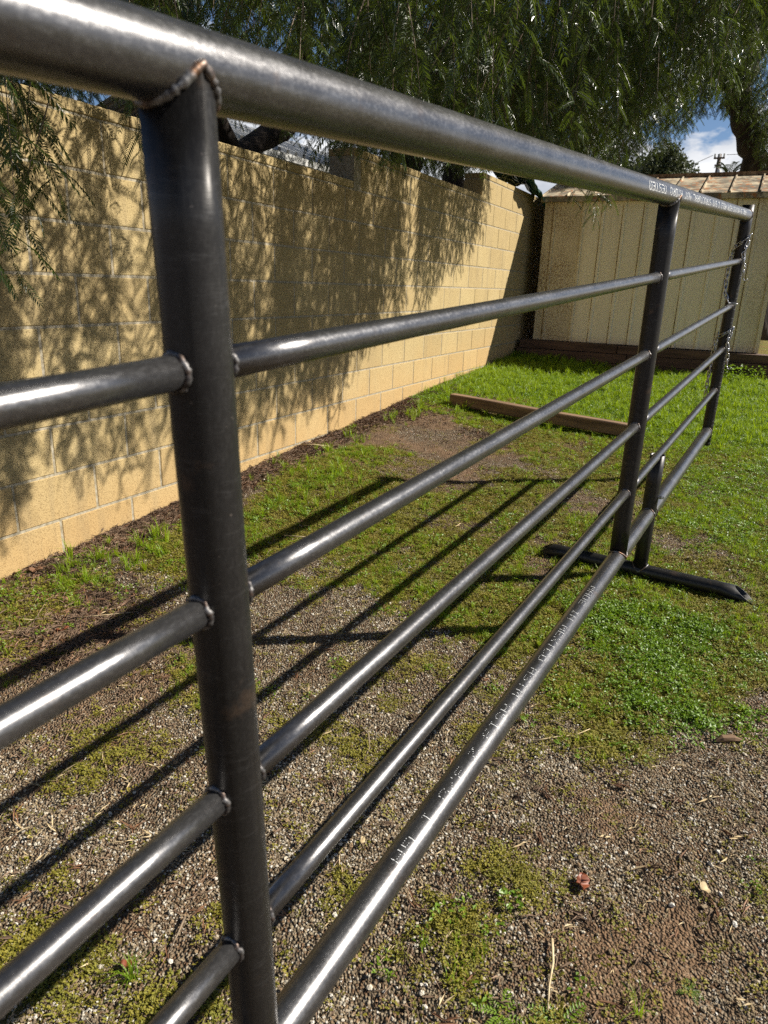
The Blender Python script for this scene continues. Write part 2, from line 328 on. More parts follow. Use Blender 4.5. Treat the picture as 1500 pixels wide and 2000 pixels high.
# ------------------------------------------------------------------ scatter by geometry nodes (one object of "stuff")
def scatter(name, protos, P, R, S, I, parent=None, loc=(0, 0, 0)):
    c_ = bpy.data.collections.new(name + '_pieces')
    for k, pm in enumerate(protos):
        o = bpy.data.objects.new('%02d_%s' % (k, pm.name), pm); c_.objects.link(o)
    me = bpy.data.meshes.new(name); n = len(P); me.vertices.add(n)
    me.vertices.foreach_set('co', (np.asarray(P, float) - np.asarray(loc, float)).astype(np.float32).ravel())
    for nm, ty, d, key in (('rot', 'FLOAT_VECTOR', R, 'vector'), ('scl', 'FLOAT', S, 'value'), ('idx', 'INT', I, 'value')):
        at = me.attributes.new(nm, ty, 'POINT'); at.data.foreach_set(key, np.asarray(d, np.int32 if ty == 'INT' else np.float32).ravel())
    me.update()
    g = bpy.data.node_groups.new(name, 'GeometryNodeTree')
    g.interface.new_socket('Geometry', in_out='INPUT', socket_type='NodeSocketGeometry'); g.interface.new_socket('Geometry', in_out='OUTPUT', socket_type='NodeSocketGeometry')
    gi = g.nodes.new('NodeGroupInput'); go = g.nodes.new('NodeGroupOutput')
    ci = g.nodes.new('GeometryNodeCollectionInfo'); ci.inputs['Collection'].default_value = c_; ci.inputs['Separate Children'].default_value = True; ci.inputs['Reset Children'].default_value = True
    ip = g.nodes.new('GeometryNodeInstanceOnPoints'); ip.inputs['Pick Instance'].default_value = True
    def na(nm, ty):
        a = g.nodes.new('GeometryNodeInputNamedAttribute'); a.data_type = ty; a.inputs['Name'].default_value = nm; return a.outputs['Attribute']
    e = g.nodes.new('FunctionNodeEulerToRotation')
    g.links.new(na('rot', 'FLOAT_VECTOR'), e.inputs[0]); g.links.new(e.outputs[0], ip.inputs['Rotation'])
    g.links.new(na('scl', 'FLOAT'), ip.inputs['Scale']); g.links.new(na('idx', 'INT'), ip.inputs['Instance Index'])
    g.links.new(gi.outputs[0], ip.inputs['Points']); g.links.new(ci.outputs[0], ip.inputs['Instance']); g.links.new(ip.outputs[0], go.inputs[0])
    o = obj(name, me, parent, loc=loc)
    md = o.modifiers.new('scatter', 'NODES'); md.node_group = g
    o['kind'] = 'stuff'
    return o
# ================================================================== THE SETTING
# ------------------------------------------------------------------ concrete block wall
WX = -2.5318; WT = .20; ZW = -1.2208; CH = .2032
wall = empty('block_wall', V(WX - .1, 4.5, ground_z(WX, 4.5) + 0.0), 'tan concrete block wall with a stepped top, dappled by leaf shadow', 'wall')
def blockmesh(name, ln, ht, th, bev=.004):
    mb = MB(); x0, x1 = -th / 2, th / 2; y0, y1 = -ln / 2, ln / 2; z0, z1 = -ht / 2, ht / 2; b = bev
    vs = []
    for z, s_ in ((z0, b), (z0 + b, 0), (z1 - b, 0), (z1, b)):
        for (x, y) in ((x0, y0), (x1, y0), (x1, y1), (x0, y1)):
            sx = s_ if x < 0 else -s_; sy = s_ if y < 0 else -s_
            # cut corners
            if x < 0: pts = [(x + sx, y + (b if y < 0 else -b) + 0), (x + b, y + sy)]
            else: pts = [(x - b, y + sy), (x + sx, y + (b if y < 0 else -b))]
            if (x > 0 and y > 0) or (x < 0 and y < 0): pass
            vs += [(px_, py_, z) for px_, py_ in (pts if (x < 0) == (y < 0) or True else pts)]
    # order the eight points of each ring by angle
    rings = []
    for k in range(4):
        r = vs[k * 8:(k + 1) * 8]; r.sort(key=lambda q: math.atan2(q[1] / ln, q[0] / th)); rings.append(r)
    allv = sum(rings, []); fs = []
    for k in range(3):
        for j in range(8): fs.append((k*8+j, k*8+(j+1) % 8, (k+1)*8+(j+1) % 8, (k+1)*8+j))
    fs.append(tuple(range(7, -1, -1))); fs.append(tuple(24 + j for j in range(8)))
    return mesh(name, allv, fs, [BLOCK])
BL = blockmesh('block', .3975, .1940, WT); HB = blockmesh('half_block', .1945, .1940, WT); CB = blockmesh('cap_block', .3975, .046, WT + .004)
def top_course(y): return 9 if y < 4.505 else (10 if y < 7.06 else 11)
mort = MB()
seg = [(.55, 4.505, 9), (4.505, 7.06, 10), (7.06, 9.75, 11)]
for (ya, yb, tcn) in seg:
    mort.box((WX - WT + .007, ya + (.006 if ya > 1 else 0), -1.75 + ZS), (WX - .0032, yb - .002 if yb > 9 else yb + .006, ZW + CH * tcn + ZS + .004))
mo = mort.build('mortar', [MORTAR]); obj('mortar', mo, wall, loc=(0, 0, 0))
for k in range(-2, 11):
    off = 1.96 if k % 2 == 0 else 2.163
    j = -5
    while True:
        y0 = off + j * .4064; y1 = y0 + .4064; j += 1
        if y1 > 9.8: break
        if y0 < .5: continue
        yc = (y0 + y1) / 2; z = ZW + (k + .5) * CH
        # steps in the top of the wall: blocks above the lower part are left out
        lim = 0. if k < 9 else (4.505 if k == 9 else 7.06)
        if z + .12 < float(ground_z(WX, yc)) - .05: continue
        if y1 <= lim + .02: continue
        if y0 < lim - .02:
            hy = (lim + y1) / 2
            if y1 - lim > .12: obj('block', HB, wall, loc=V(WX - WT / 2, hy, z), scale=(1, (y1 - lim - .009) / .1945, 1))
            continue
        dx = random.uniform(-.0012, .0012)
        obj('block', BL, wall, loc=V(WX - WT / 2 + dx, yc, z))
for (ya, yb, tcn) in seg:
    n_ = max(1, round((yb - ya) / .4064)); ln = (yb - ya) / n_
    for i in range(n_):
        obj('cap_block', CB, wall, loc=V(WX - WT / 2, ya + (i + .5) * ln, ZW + CH * tcn + .005 + .023), scale=(1, (ln - .008) / .3975, 1))

# ------------------------------------------------------------------ garden shed of cream sheet metal
def shed_paint():
    m, t, p = mat('cream_shed_paint', .55, 0, .4)
    wp = world_pos(t); n = noise_tex(t, 2.2, 5, vec=wp)
    col = mix(t, n, (.76, .66, .46), (.84, .75, .56))
    xyz = node(t, 'ShaderNodeSeparateXYZ'); t.links.new(wp, xyz.inputs[0])
    # brown speckle, heavy on the two panels at the left end, and grime at the foot
    fine = noise_tex(t, 90, 5, vec=wp, rough=.7)
    left = ramp(t, math_(t, 'ADD', xyz.outputs[0], math_(t, 'MULTIPLY', n, .5)), [(-.0, (0, 0, 0)), (.1, (0, 0, 0))])
    lf = node(t, 'ShaderNodeMapRange'); lf.inputs[1].default_value = -1.95; lf.inputs[2].default_value = -1.82; lf.inputs[3].default_value = 1; lf.inputs[4].default_value = 0
    t.links.new(xyz.outputs[0], lf.inputs[0])
    rt_ = node(t, 'ShaderNodeMapRange'); rt_.inputs[1].default_value = -.5; rt_.inputs[2].default_value = 0; rt_.inputs[3].default_value = 0; rt_.inputs[4].default_value = .55; t.links.new(xyz.outputs[0], rt_.inputs[0])
    f = math_(t, 'MAXIMUM', lf.outputs[0], rt_.outputs[0])
    patch = ramp(t, noise_tex(t, 2.6, 4, vec=wp), [(.38, (0, 0, 0)), (.62, (1, 1, 1))])
    sp = math_(t, 'MULTIPLY', ramp(t, fine, [(.46, (0, 0, 0)), (.58, (1, 1, 1))]), math_(t, 'MULTIPLY', f, math_(t, 'MULTIPLY_ADD', patch, .8)))
    col = mix(t, math_(t, 'MULTIPLY', f, .35), col, (.46, .36, .19))
    col = mix(t, sp, col, (.20, .115, .045))
    rare = ramp(t, noise_tex(t, 24, 6, vec=wp, rough=.7), [(.70, (0, 0, 0)), (.75, (1, 1, 1))])
    col = mix(t, math_(t, 'MULTIPLY', rare, .7), col, (.22, .12, .05))
    drip = ramp(t, noise_tex(t, 1.5, 5, vec=wp, sc3=(14, 14, .8)), [(.56, (0, 0, 0)), (.74, (1, 1, 1))])
    col = mix(t, math_(t, 'MULTIPLY', drip, .3), col, (.34, .28, .16))
    gr = node(t, 'ShaderNodeMapRange'); gr.inputs[1].default_value = .80; gr.inputs[2].default_value = .90; gr.inputs[3].default_value = .6; gr.inputs[4].default_value = 0; t.links.new(xyz.outputs[2], gr.inputs[0])
    col = mix(t, math_(t, 'MULTIPLY', gr.outputs[0], ramp(t, fine, [(.4, (0, 0, 0)), (.6, (1, 1, 1))])), col, (.13, .09, .05))
    t.links.new(col, p.inputs['Base Color']); bump(t, p, noise_tex(t, 6, 2, vec=wp), .35, .012); return m
SHED = shed_paint()
def roof_mat():
    m, t, p = mat('rusty_roof_sheet', .75, .0, .3); wp = world_pos(t)
    a = noise_tex(t, 7, 6, vec=wp, rough=.65); b = noise_tex(t, 16, 5, vec=wp, rough=.6); c_ = noise_tex(t, 4, 4, vec=wp)
    col = mix(t, ramp(t, a, [(.42, (0, 0, 0)), (.56, (1, 1, 1))]), (.50, .42, .29), (.15, .125, .09))
    col = mix(t, ramp(t, b, [(.54, (0, 0, 0)), (.64, (1, 1, 1))]), col, (.36, .13, .035))
    col = mix(t, ramp(t, c_, [(.5, (0, 0, 0)), (.7, (.5, .5, .5))]), col, (.30, .26, .19))
    t.links.new(col, p.inputs['Base Color']); bump(t, p, b, .4, .003); return m
ROOF = roof_mat()
RUSTSEAM = simple('rust_seam', [(.35, (.10, .05, .022)), (.65, (.30, .20, .11))], 30, .85, wp=True, sc3=(1, 1, .3))
TIMBER_DARK = simple('dark_sleeper', [(.3, (.045, .024, .015)), (.7, (.12, .066, .042))], 20, .85, 0, .6, .004, sc3=(.12, 1, 1))
TIMBER = simple('old_beam', [(.3, (.07, .038, .02)), (.7, (.24, .145, .075))], 26, .85, 0, .6, .003, sc3=(.1, 1, 1))
SX0, SX1, SY, SZ0, SZ1 = -2.345, .125, 8.72, -.57, .985
shed = empty('metal_shed', V(-1.1, 9.5, -.80), 'cream ribbed sheet metal shed with a rusty roof, standing beside the block wall', 'shed')
seams = [SX0, -2.20, -1.87, -1.65, -1.42, -1.20, -.96, -.71, -.47, -.28, -.08, SX1]
for a, b in zip(seams[:-1], seams[1:]):
    prof = [(a, 0), (b - .042, 0), (b - .036, -.013), (b - .012, -.013), (b - .006, 0), (b, 0)]
    n_ = 9; vs = []; fs = []
    ph = random.uniform(0, 9)
    for i in range(n_):
        z = SZ0 + (SZ1 - SZ0) * i / (n_ - 1)
        for k, (x, y) in enumerate(prof):
            d = .004 * math.sin(i * 1.1 + ph) * (1 if k in (1,) else 0)
            vs.append(V(x, SY + y + d, z))
    K = len(prof)
    for i in range(n_ - 1):
        for k in range(K - 1): fs.append((i*K+k, i*K+k+1, (i+1)*K+k+1, (i+1)*K+k))
    obj('wall_panel', mesh('wall_panel', vs, fs, [SHED]), shed, loc=(0, 0, 0))
    if random.random() < .75:
        mb = MB(); mb.box(V(b - .047, SY - .0035, SZ0), V(b - .0425, SY - .0005, SZ1)); obj('seam', mb.build('seam', [RUSTSEAM]), shed, loc=(0, 0, 0))
mb = MB(); RY = 9.62; RZ = 1.315; BY = 10.52
for x in (SX0 + .002, SX1 - .002):   # gable ends
    mb.add([V(x, SY + .002, SZ0), V(x, BY, SZ0), V(x, BY, SZ1), V(x, RY, RZ - .02), V(x, SY + .002, SZ1)], [(0, 1, 2, 3, 4)])
mb.add([V(SX0, BY, SZ0), V(SX1, BY, SZ0), V(SX1, BY, SZ1), V(SX0, BY, SZ1)], [(0, 1, 2, 3)])
obj('side_wall', mb.build('side_wall', [SHED]), shed, loc=(0, 0, 0))
ey, ez = SY - .055, 1.02
n_r = 9; xs_ = np.linspace(SX0 - .03, SX1 + .03, n_r + 1)
for a, b in zip(xs_[:-1], xs_[1:]):
    mb = MB(); u_ = Vector((0, RY - ey, RZ - ez)).normalized(); nn = Vector((0, -u_.z, u_.y))
    for sgn in (1, -1):
        e_ = V(0, ey if sgn > 0 else 2 * RY - ey, ez); r_ = V(0, RY, RZ)
        nv = Vector((0, nn.y * sgn, nn.z))
        def slab(xa, xb, h0, h1):
            vs = [Vector((xq, q_.y, q_.z)) + nv * hh for hh in (h0, h1) for q_ in (e_, r_) for xq in (xa, xb)]
            mb.add(vs, [(0, 1, 3, 2), (4, 6, 7, 5), (0, 4, 5, 1), (2, 3, 7, 6), (0, 2, 6, 4), (1, 5, 7, 3)])
        slab(a + .001, b - .001, 0, .008)
    obj('roof_panel', mb.build('roof_panel', [ROOF]), shed, loc=(0, 0, 0))
    mb = MB(); e_ = V(a, ey - .004, ez); r_ = V(a, RY, RZ)
    for sgn in (1, -1):
        e_ = V(0, ey - .004 if sgn > 0 else 2 * RY - ey, ez); r_ = V(0, RY, RZ); nv = Vector((0, nn.y * sgn, nn.z))
        vs = [Vector((xq, q_.y, q_.z)) + nv * hh for hh in (.0085, .024) for q_ in (e_, r_) for xq in (a - .007, a + .007)]
        mb.add(vs, [(0, 1, 3, 2), (4, 6, 7, 5), (0, 4, 5, 1), (2, 3, 7, 6), (0, 2, 6, 4), (1, 5, 7, 3)])
    obj('roof_rib', mb.build('roof_rib', [ROOF]), shed, loc=(0, 0, 0))
mb = MB(); mb.box(V(SX0 - .04, ey - .012, ez - .052), V(SX1 + .04, ey - .006, ez + .004)); mb.box(V(SX0 - .04, ey - .005, ez - .052), V(SX1 + .04, SY + .0, ez - .046))
obj('eave_trim', mb.build('eave_trim', [ROOF]), shed, loc=(0, 0, 0))
mb = MB(); mb.box(V(SX0 - .05, RY - .07, RZ - .008), V(SX1 + .05, RY + .07, RZ + .030)); obj('ridge_cap', mb.build('ridge_cap', [RUSTSEAM]), shed, loc=(0, 0, 0))
mb = MB(); mb.box(V(SX1 - .035, SY - .020, SZ0), V(SX1 + .006, SY - .014, SZ1)); obj('corner_trim', mb.build('corner_trim', [SHED]), shed, loc=(0, 0, 0))
# timber footing under the shed
for (xa, xb, za, zb, yy) in ((-2.47, -1.32, -.668, -.575, 8.60), (-1.31, .30, -.668, -.580, 8.585), (-2.49, -1.2, -.775, -.674, 8.55), (-1.19, .34, -.775, -.674, 8.56), (-2.45, .36, -.89, -.780, 8.50)):
    mb = MB(); mb.box(V(xa, yy, za), V(xb, yy + .22, zb)); o = obj('sleeper', mb.build('sleeper', [TIMBER_DARK]), shed, loc=(0, 0, 0))
mb = MB(); mb.box(V(SX0, 8.83, SZ0 - .12), V(SX1, BY, SZ0 - .003)); obj('floor', mb.build('floor', [TIMBER_DARK]), shed, loc=(0, 0, 0))
# gap between wall and shed: old boards leaning in the dark
WHITE_METAL = simple('white_sheet_metal', [(.35, (.45, .45, .44)), (.7, (.62, .62, .61))], 3, .5, 0, .1, .002, wp=True)
GREY_WALL = simple('grey_render', [(.35, (.42, .42, .41)), (.7, (.58, .58, .56))], 4, .9, 0, .2, .004, wp=True)
# ------------------------------------------------------------------ neighbour's building beyond the wall
nb = empty('neighbour_building', V(-7.2, 12, -.45), 'pale building with a white ribbed metal roof, seen over the block wall', 'building')
mb = MB(); mb.box(V(-9.6, 7.9, -.9), V(-6.15, 20, 1.60)); obj('wall', mb.build('wall', [GREY_WALL]), nb, loc=(0, 0, 0))
yy = 7.5
while yy < 20.4:
    y1 = yy + .78; vs = []; fs = []; prof = []
    for k in range(4):
        y_ = yy + k * .195
        prof += [(y_, 0), (y_ + .10, 0), (y_ + .115, .045), (y_ + .165, .045), (y_ + .18, 0)]
    prof.append((y1 - .002, 0))
    for (xx, zz) in ((-5.85, 1.62), (-7.6, 2.28), (-7.61, 2.27), (-9.9, 1.5)):
        for (y_, h_) in prof: vs.append(V(xx, y_, zz + h_))
    K = len(prof)
    for i in (0, 1, 2):
        for k in range(K - 1): fs.append((i*K+k, i*K+k+1, (i+1)*K+k+1, (i+1)*K+k))
    obj('roof_panel', mesh('roof_panel', vs, fs, [WHITE_METAL]), nb, loc=(0, 0, 0)); yy += .78
mb = MB(); mb.box(V(-5.90, 7.5, 1.53), V(-5.84, 20.4, 1.615)); obj('gutter', mb.build('gutter', [GREY_WALL]), nb, loc=(0, 0, 0))

# green tarp bundled over the corner of the wall
TARP, t_, p_ = mat('green_tarp', .35); t_.links.new(ramp(t_, noise_tex(t_, 12, 3), [(.4, (.008, .03, .022)), (.7, (.03, .10, .07))]), p_.inputs['Base Color'])
vs = []; fs = []; A_, B_ = 26, 16
for i in range(A_):
    for j in range(B_):
        a = i / (A_ - 1); b = j / (B_ - 1)
        y = 8.15 + .75 * a; x = -2.86 + .52 * b
        z = 1.245 - .06 * a - .34 * max(0, b - .35) ** 1.3 * (0.5 + a) + .022 * math.sin(9 * a + 16 * b) + .016 * math.sin(23 * a - 9 * b) + .012 * math.sin(40 * b + 6 * a)
        vs.append((x, y, z + ZS))
for i in range(A_ - 1):
    for j in range(B_ - 1): fs.append((i*B_+j, i*B_+j+1, (i+1)*B_+j+1, (i+1)*B_+j))
tp = mesh('green_tarp', vs, fs, [TARP], True); o = obj('green_tarp', tp); sd = o.modifiers.new('thick', 'SOLIDIFY'); sd.thickness = .006
tag(o, 'dark green tarp bunched over the far corner of the block wall', 'tarp')

# ------------------------------------------------------------------ beam lying on the grass
bm0 = Vector((-2.14, 5.56, 0)); bm1 = Vector((-.60, 5.40, 0)); bl = (bm1 - bm0).length; ang = math.atan2(bm1.y - bm0.y, bm1.x - bm0.x)
mb = MB(); vs = []
N_ = 12
for i in range(N_):
    x = -bl / 2 + bl * i / (N_ - 1); w_ = .045 + .0015 * math.sin(i * 2.1); b_ = .006
    for (yy, zz) in ((-w_ + b_, 0), (w_ - b_, 0), (w_, b_), (w_, .085), (w_ - b_, .092), (-w_ + b_, .092), (-w_, .085), (-w_, b_)): vs.append((x, yy, zz + .002 * math.sin(i * .8)))
fs = [(i*8+k, i*8+(k+1) % 8, (i+1)*8+(k+1) % 8, (i+1)*8+k) for i in range(N_ - 1) for k in range(8)] + [tuple(range(7, -1, -1)), tuple((N_-1)*8 + k for k in range(8))]
bmz = .5 * float(ground_z(bm0.x, bm0.y) + ground_z(bm1.x, bm1.y))
o = obj('timber_beam', mesh('timber_beam', vs, fs, [TIMBER]), loc=V((bm0.x + bm1.x) / 2, (bm0.y + bm1.y) / 2, bmz + .004), rot=Quaternion((0, 0, 1), ang) @ Quaternion((0, 1, 0), -(float(ground_z(bm1.x, bm1.y) - ground_z(bm0.x, bm0.y))) / bl))
tag(o, 'weathered brown wooden beam lying across the grass behind the steel panel', 'wooden beam')
# ================================================================== THE STEEL PANEL
P0 = Vector((-0.49650789, 0., -1.37896643 + ZS)); u = Vector((.0793291, .99474779, .06468173)).normalized()
n = Vector((.00879465, -.0655821, .99780842)).normalized(); mm = u.cross(n).normalized()
RB = .03015; RS = .0155
ZR = [1.5034, 1.2668, 1.0276, .787, .549, .2958]
SA, SB, SC, SD = .588, 2.5662, 4.6824, 3.0777; SN = -1.45
def PP(s, z, m_=0.): return P0 + u * s + n * z + mm * m_
def quat(xa, za):
    za = za.normalized(); xa = (xa - za * xa.dot(za)).normalized(); ya = za.cross(xa)
    return Matrix((xa, ya, za)).transposed().to_quaternion()
def pipe(length, r, wall_t=.0034, seg=40, cut0=None, cut1=None, sag=0., rings=None):
    """hollow pipe along local z from 0 to length; cut functions give the end's shift as f(x, y)"""
    vs = []; fs = []; K = rings or max(2, int(length / .12))
    for i in range(K + 1):
        f = i / K
        for k in range(seg):
            th = 2 * math.pi * k / seg; x = r * math.cos(th); y = r * math.sin(th)
            z = f * length
            if i == 0 and cut0: z += cut0(x, y)
            if i == K and cut1: z += cut1(x, y)
            vs.append((x, y, z))
    for i in range(K):
        for k in range(seg): fs.append((i*seg+k, i*seg+(k+1) % seg, (i+1)*seg+(k+1) % seg, (i+1)*seg+k))
    for end, cut in ((0, cut0), (K, cut1)):   # wall thickness and a short inside
        b = len(vs); f = end / K
        for dz in (0, .12):
            for k in range(seg):
                th = 2 * math.pi * k / seg; x = (r - wall_t) * math.cos(th); y = (r - wall_t) * math.sin(th)
                z = f * length + (cut(x, y) if cut else 0) + (dz if end == 0 else -dz)
                vs.append((x, y, z))
        for k in range(seg):
            k2 = (k + 1) % seg; o0 = end * seg
            if end == 0: fs += [(o0 + k, b + k, b + k2, o0 + k2), (b + k, b + seg + k, b + seg + k2, b + k2)]
            else: fs += [(o0 + k, o0 + k2, b + k2, b + k), (b + k, b + k2, b + seg + k2, b + seg + k)]
    return vs, fs
def pipe_obj(name, a, b, r, parent, mat_=None, up=None, **k):
    d = b - a; vs, fs = pipe(d.length, r, **k)
    me = mesh(name, vs, fs, [mat_ or STEEL], True)
    return obj(name, me, parent, loc=a, rot=quat(up or n, d))
panel = empty('steel_pipe_panel', PP(2, 0), 'dark bare steel pipe livestock panel with six rails, standing on a round pipe foot', 'fence panel')
top = pipe_obj('top_rail', PP(SN + RB, ZR[0]), PP(SC - RB * .96, ZR[0]), RB, panel, seg=56)
bot = pipe_obj('bottom_rail', PP(SN + RB, ZR[5]), PP(SC - RB * .96, ZR[5]), RB, panel, seg=56)
posts = {}
def wired(c): return lambda x, y: c * math.sqrt(max(0, RB * RB - x * x)) * 0
for k_, s_ in (('A', SA), ('B', SB)):
    # coped onto the rails: local x = mm, local y along the rail
    cp0 = lambda x, y: math.sqrt(max(0., (RB * 1.002) ** 2 - x * x)) - .0006
    cp1 = lambda x, y: -math.sqrt(max(0., (RB * 1.002) ** 2 - x * x)) + .0006
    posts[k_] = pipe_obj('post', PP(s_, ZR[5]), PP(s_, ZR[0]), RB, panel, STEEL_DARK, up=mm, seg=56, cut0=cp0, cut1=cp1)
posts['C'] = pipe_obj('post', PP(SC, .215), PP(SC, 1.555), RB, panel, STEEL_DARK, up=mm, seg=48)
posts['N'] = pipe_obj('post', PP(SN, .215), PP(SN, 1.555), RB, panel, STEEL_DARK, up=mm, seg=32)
for i in range(1, 5):
    for a, b in ((SN, SA), (SA, SB), (SB, SC)):
        o = pipe_obj('rail', PP(a + RB * .97, ZR[i]), PP(b - RB * .97, ZR[i]), RS + .0002 * i % .0003, panel, seg=36)
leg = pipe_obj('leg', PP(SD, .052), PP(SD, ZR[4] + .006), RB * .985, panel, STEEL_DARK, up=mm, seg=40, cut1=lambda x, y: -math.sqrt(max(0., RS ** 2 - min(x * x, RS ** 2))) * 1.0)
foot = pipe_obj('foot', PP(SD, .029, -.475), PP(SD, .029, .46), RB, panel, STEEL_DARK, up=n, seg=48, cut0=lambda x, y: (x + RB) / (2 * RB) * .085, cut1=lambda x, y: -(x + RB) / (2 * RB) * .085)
# welds
def weld_ring(c, d, r, parent, tr=.0030, nn_=44):
    mb = MB(); d = d.normalized(); a = d.orthogonal().normalized(); b = d.cross(a); ph = random.uniform(0, 6); pts = []; rad = []
    for k in range(nn_):
        th = 2 * math.pi * k / nn_; rr = r + .0004 + .0005 * math.sin(9 * th + ph)
        pts.append(a * math.cos(th) * rr + b * math.sin(th) * rr + d * (.0010 * math.sin(5 * th + ph) + .0006 * random.uniform(-1, 1)))
        rad.append(tr * (.8 + .45 * abs(math.sin(k * 1.9 + ph)) + random.uniform(-.12, .12)))
    mb.tube(pts, rad, 8, closed=True); return obj('weld', mb.build('weld', [WELD], True), parent, loc=c)
for i in range(1, 5):
    for s_, sg in ((SA, -1), (SA, 1), (SB, -1), (SB, 1), (SC, -1)):
        weld_ring(PP(s_ + sg * (RB * .985), ZR[i]), u, RS, panel)
for s_, sg in ((SC, -1), (SD, -1), (SD, 1)):
    weld_ring(PP(s_ + sg * RB * .96, ZR[5]), u, RB, panel)
weld_ring(PP(SC - RB * .96, ZR[0]), u, RB, panel)
def weld_saddle(s_, z, sg):
    mb = MB(); pts = []; rad = []; ph = random.uniform(0, 6)
    for k in range(72):
        th = 2 * math.pi * k / 72; x = RB * 1.0 * math.cos(th); y = RB * 1.0 * math.sin(th)
        h_ = math.sqrt(max(0, (RB * 1.005) ** 2 - x * x))
        pts.append(mm * x + u * y - n * h_ * sg); rad.append(.0040 * (.8 + .5 * abs(math.sin(k * 1.3 + ph)) + random.uniform(-.12, .12)))
    mb.tube(pts, rad, 8, closed=True); return obj('weld', mb.build('weld', [WELD], True), panel, loc=PP(s_, z))
for s_ in (SA, SB): weld_saddle(s_, ZR[0], 1); weld_saddle(s_, ZR[5], -1)
mb = MB(); pts = [mm * RB * 1.02 * math.cos(k * .2618) + u * RB * 1.02 * math.sin(k * .2618) + n * math.sqrt(max(0, RB ** 2 - (RB * math.sin(k * .2618)) ** 2)) for k in range(24)]
mb.tube(pts, .0036, 8, closed=True, wob=.15); obj('weld', mb.build('weld', [WELD], True), panel, loc=PP(SD, .031))
# set bolt on the leg's sleeve
mb = MB(); c0 = mm * .03; mb.tube([c0 - mm * .004, c0 + mm * .012], .0085, 6); mb.tube([c0 + mm * .012, c0 + mm * .022], .005, 10)
obj('bolt', mb.build('bolt', [ZINC]), panel, loc=PP(SD, .375))

# dot-matrix stencil lettering
FONT = {'A':'01110100011000111111100011000110001','D':'11110100011000110001100011000111110','E':'11111100001000011110100001000011111','H':'10001100011000111111100011000110001',
'I':'01110001000010000100001000010001110','M':'10001110111010110101100011000110001','N':'10001110011010110011100011000110001','O':'01110100011000110001100011000101110',
'C':'01110100011000010000100001000101110','X':'10001100010101000100010101000110001','R':'11110100011000111110101001001010001','S':'01111100001000001110000010000111110',
'T':'11111001000010000100001000010000100','Y':'10001100010101000100001000010000100','0':'01110100011001110101110011000101110','1':'00100011000010000100001000010001110',
'2':'01110100010000100010001000100011111','3':'11110000010000101110000010000111110','5':'11111100001111000001000011000101110','8':'01110100011000101110100011000101110',
'/':'00001000010001000100010001000010000','P':'11110100011000111110100001000010000','G':'01110100011000010111100011000101111','U':'10001100011000110001100011000101110',
'L':'10000100001000010000100001000011111','W':'10001100011000110101101011101110001','-':'00000000000000011111000000000000000','.':'00000000000000000000000000110001100',' ':'0'*35}
def stencil(text, origin, along, phi_axis0, phi_axis1, r, phi_c, pitch, rowp, host, gap_noise=.08, dot=.0012, ink=None):
    """text runs from origin in direction 'along'; letters are wrapped round the pipe, their tops towards growing angle"""
    mb = MB()
    cw = pitch / 6.2
    def put(s_, phi):
        o_ = phi_axis0 * math.cos(phi) + phi_axis1 * math.sin(phi); t_ = -phi_axis0 * math.sin(phi) + phi_axis1 * math.cos(phi)
        c_ = along * s_ + o_ * (r + .0003); h = dot * random.uniform(.8, 1.15)
        mb.add([c_ + (along * math.cos(a) + t_ * math.sin(a)) * h for a in (0, 1.05, 2.09, 3.14, 4.19, 5.24)], [(0, 1, 2, 3, 4, 5)])
    for i, ch in enumerate(text):
        g = FONT.get(ch, FONT[' '])
        for row in range(7):
            for col in range(5):
                if g[row * 5 + col] != '1' or random.random() < gap_noise: continue
                s_ = i * pitch + col * cw; ph = phi_c + (3 - row) * rowp / r
                put(s_, ph)
                if row < 6 and g[(row + 1) * 5 + col] == '1': put(s_, ph - rowp / r / 2)
    # make the dots face outwards
    me = mb.build('stencil_text', [ink or INK]); 
    o = obj('stencil_text', me, None, loc=origin); o['kind'] = 'stuff'; return o
def text_part(o, host):
    o.parent = host; o.matrix_parent_inverse = (Matrix.Translation(panel.location) @ Matrix.LocRotScale(host.location, host.rotation_quaternion, None)).inverted()
FAINT, t_, p_ = mat('faint_ink', .6); p_.inputs['Base Color'].default_value = (.17, .175, .18, 1)
T1 = 'MADE IN MEXICO ASTM A513 2 3/8 STRUCTURAL NOT HYDRO TESTED'
text_part(stencil(T1, PP(4.36, ZR[0]), -u, n, mm, RB, math.radians(84), .0385, .0031, top, .06, .0019), top)
text_part(stencil('MADE IN MEXICO ASTM A513 2 3/8 14GA', PP(2.22, ZR[5]), -u, n, mm, RB, math.radians(14), .0365, .0029, bot, .12, .0008), bot)
pc = (mm * .62 - u * .78).normalized(); pd = (u * .62 + mm * .78).normalized()
text_part(stencil('8 IN MEXICO ASTM  NOT HYDRO TESTED', PP(SC, 1.40), -n, pc, pd, RB, math.radians(22), .0365, .0030, posts['C'], .12, .0011, FAINT), posts['C'])

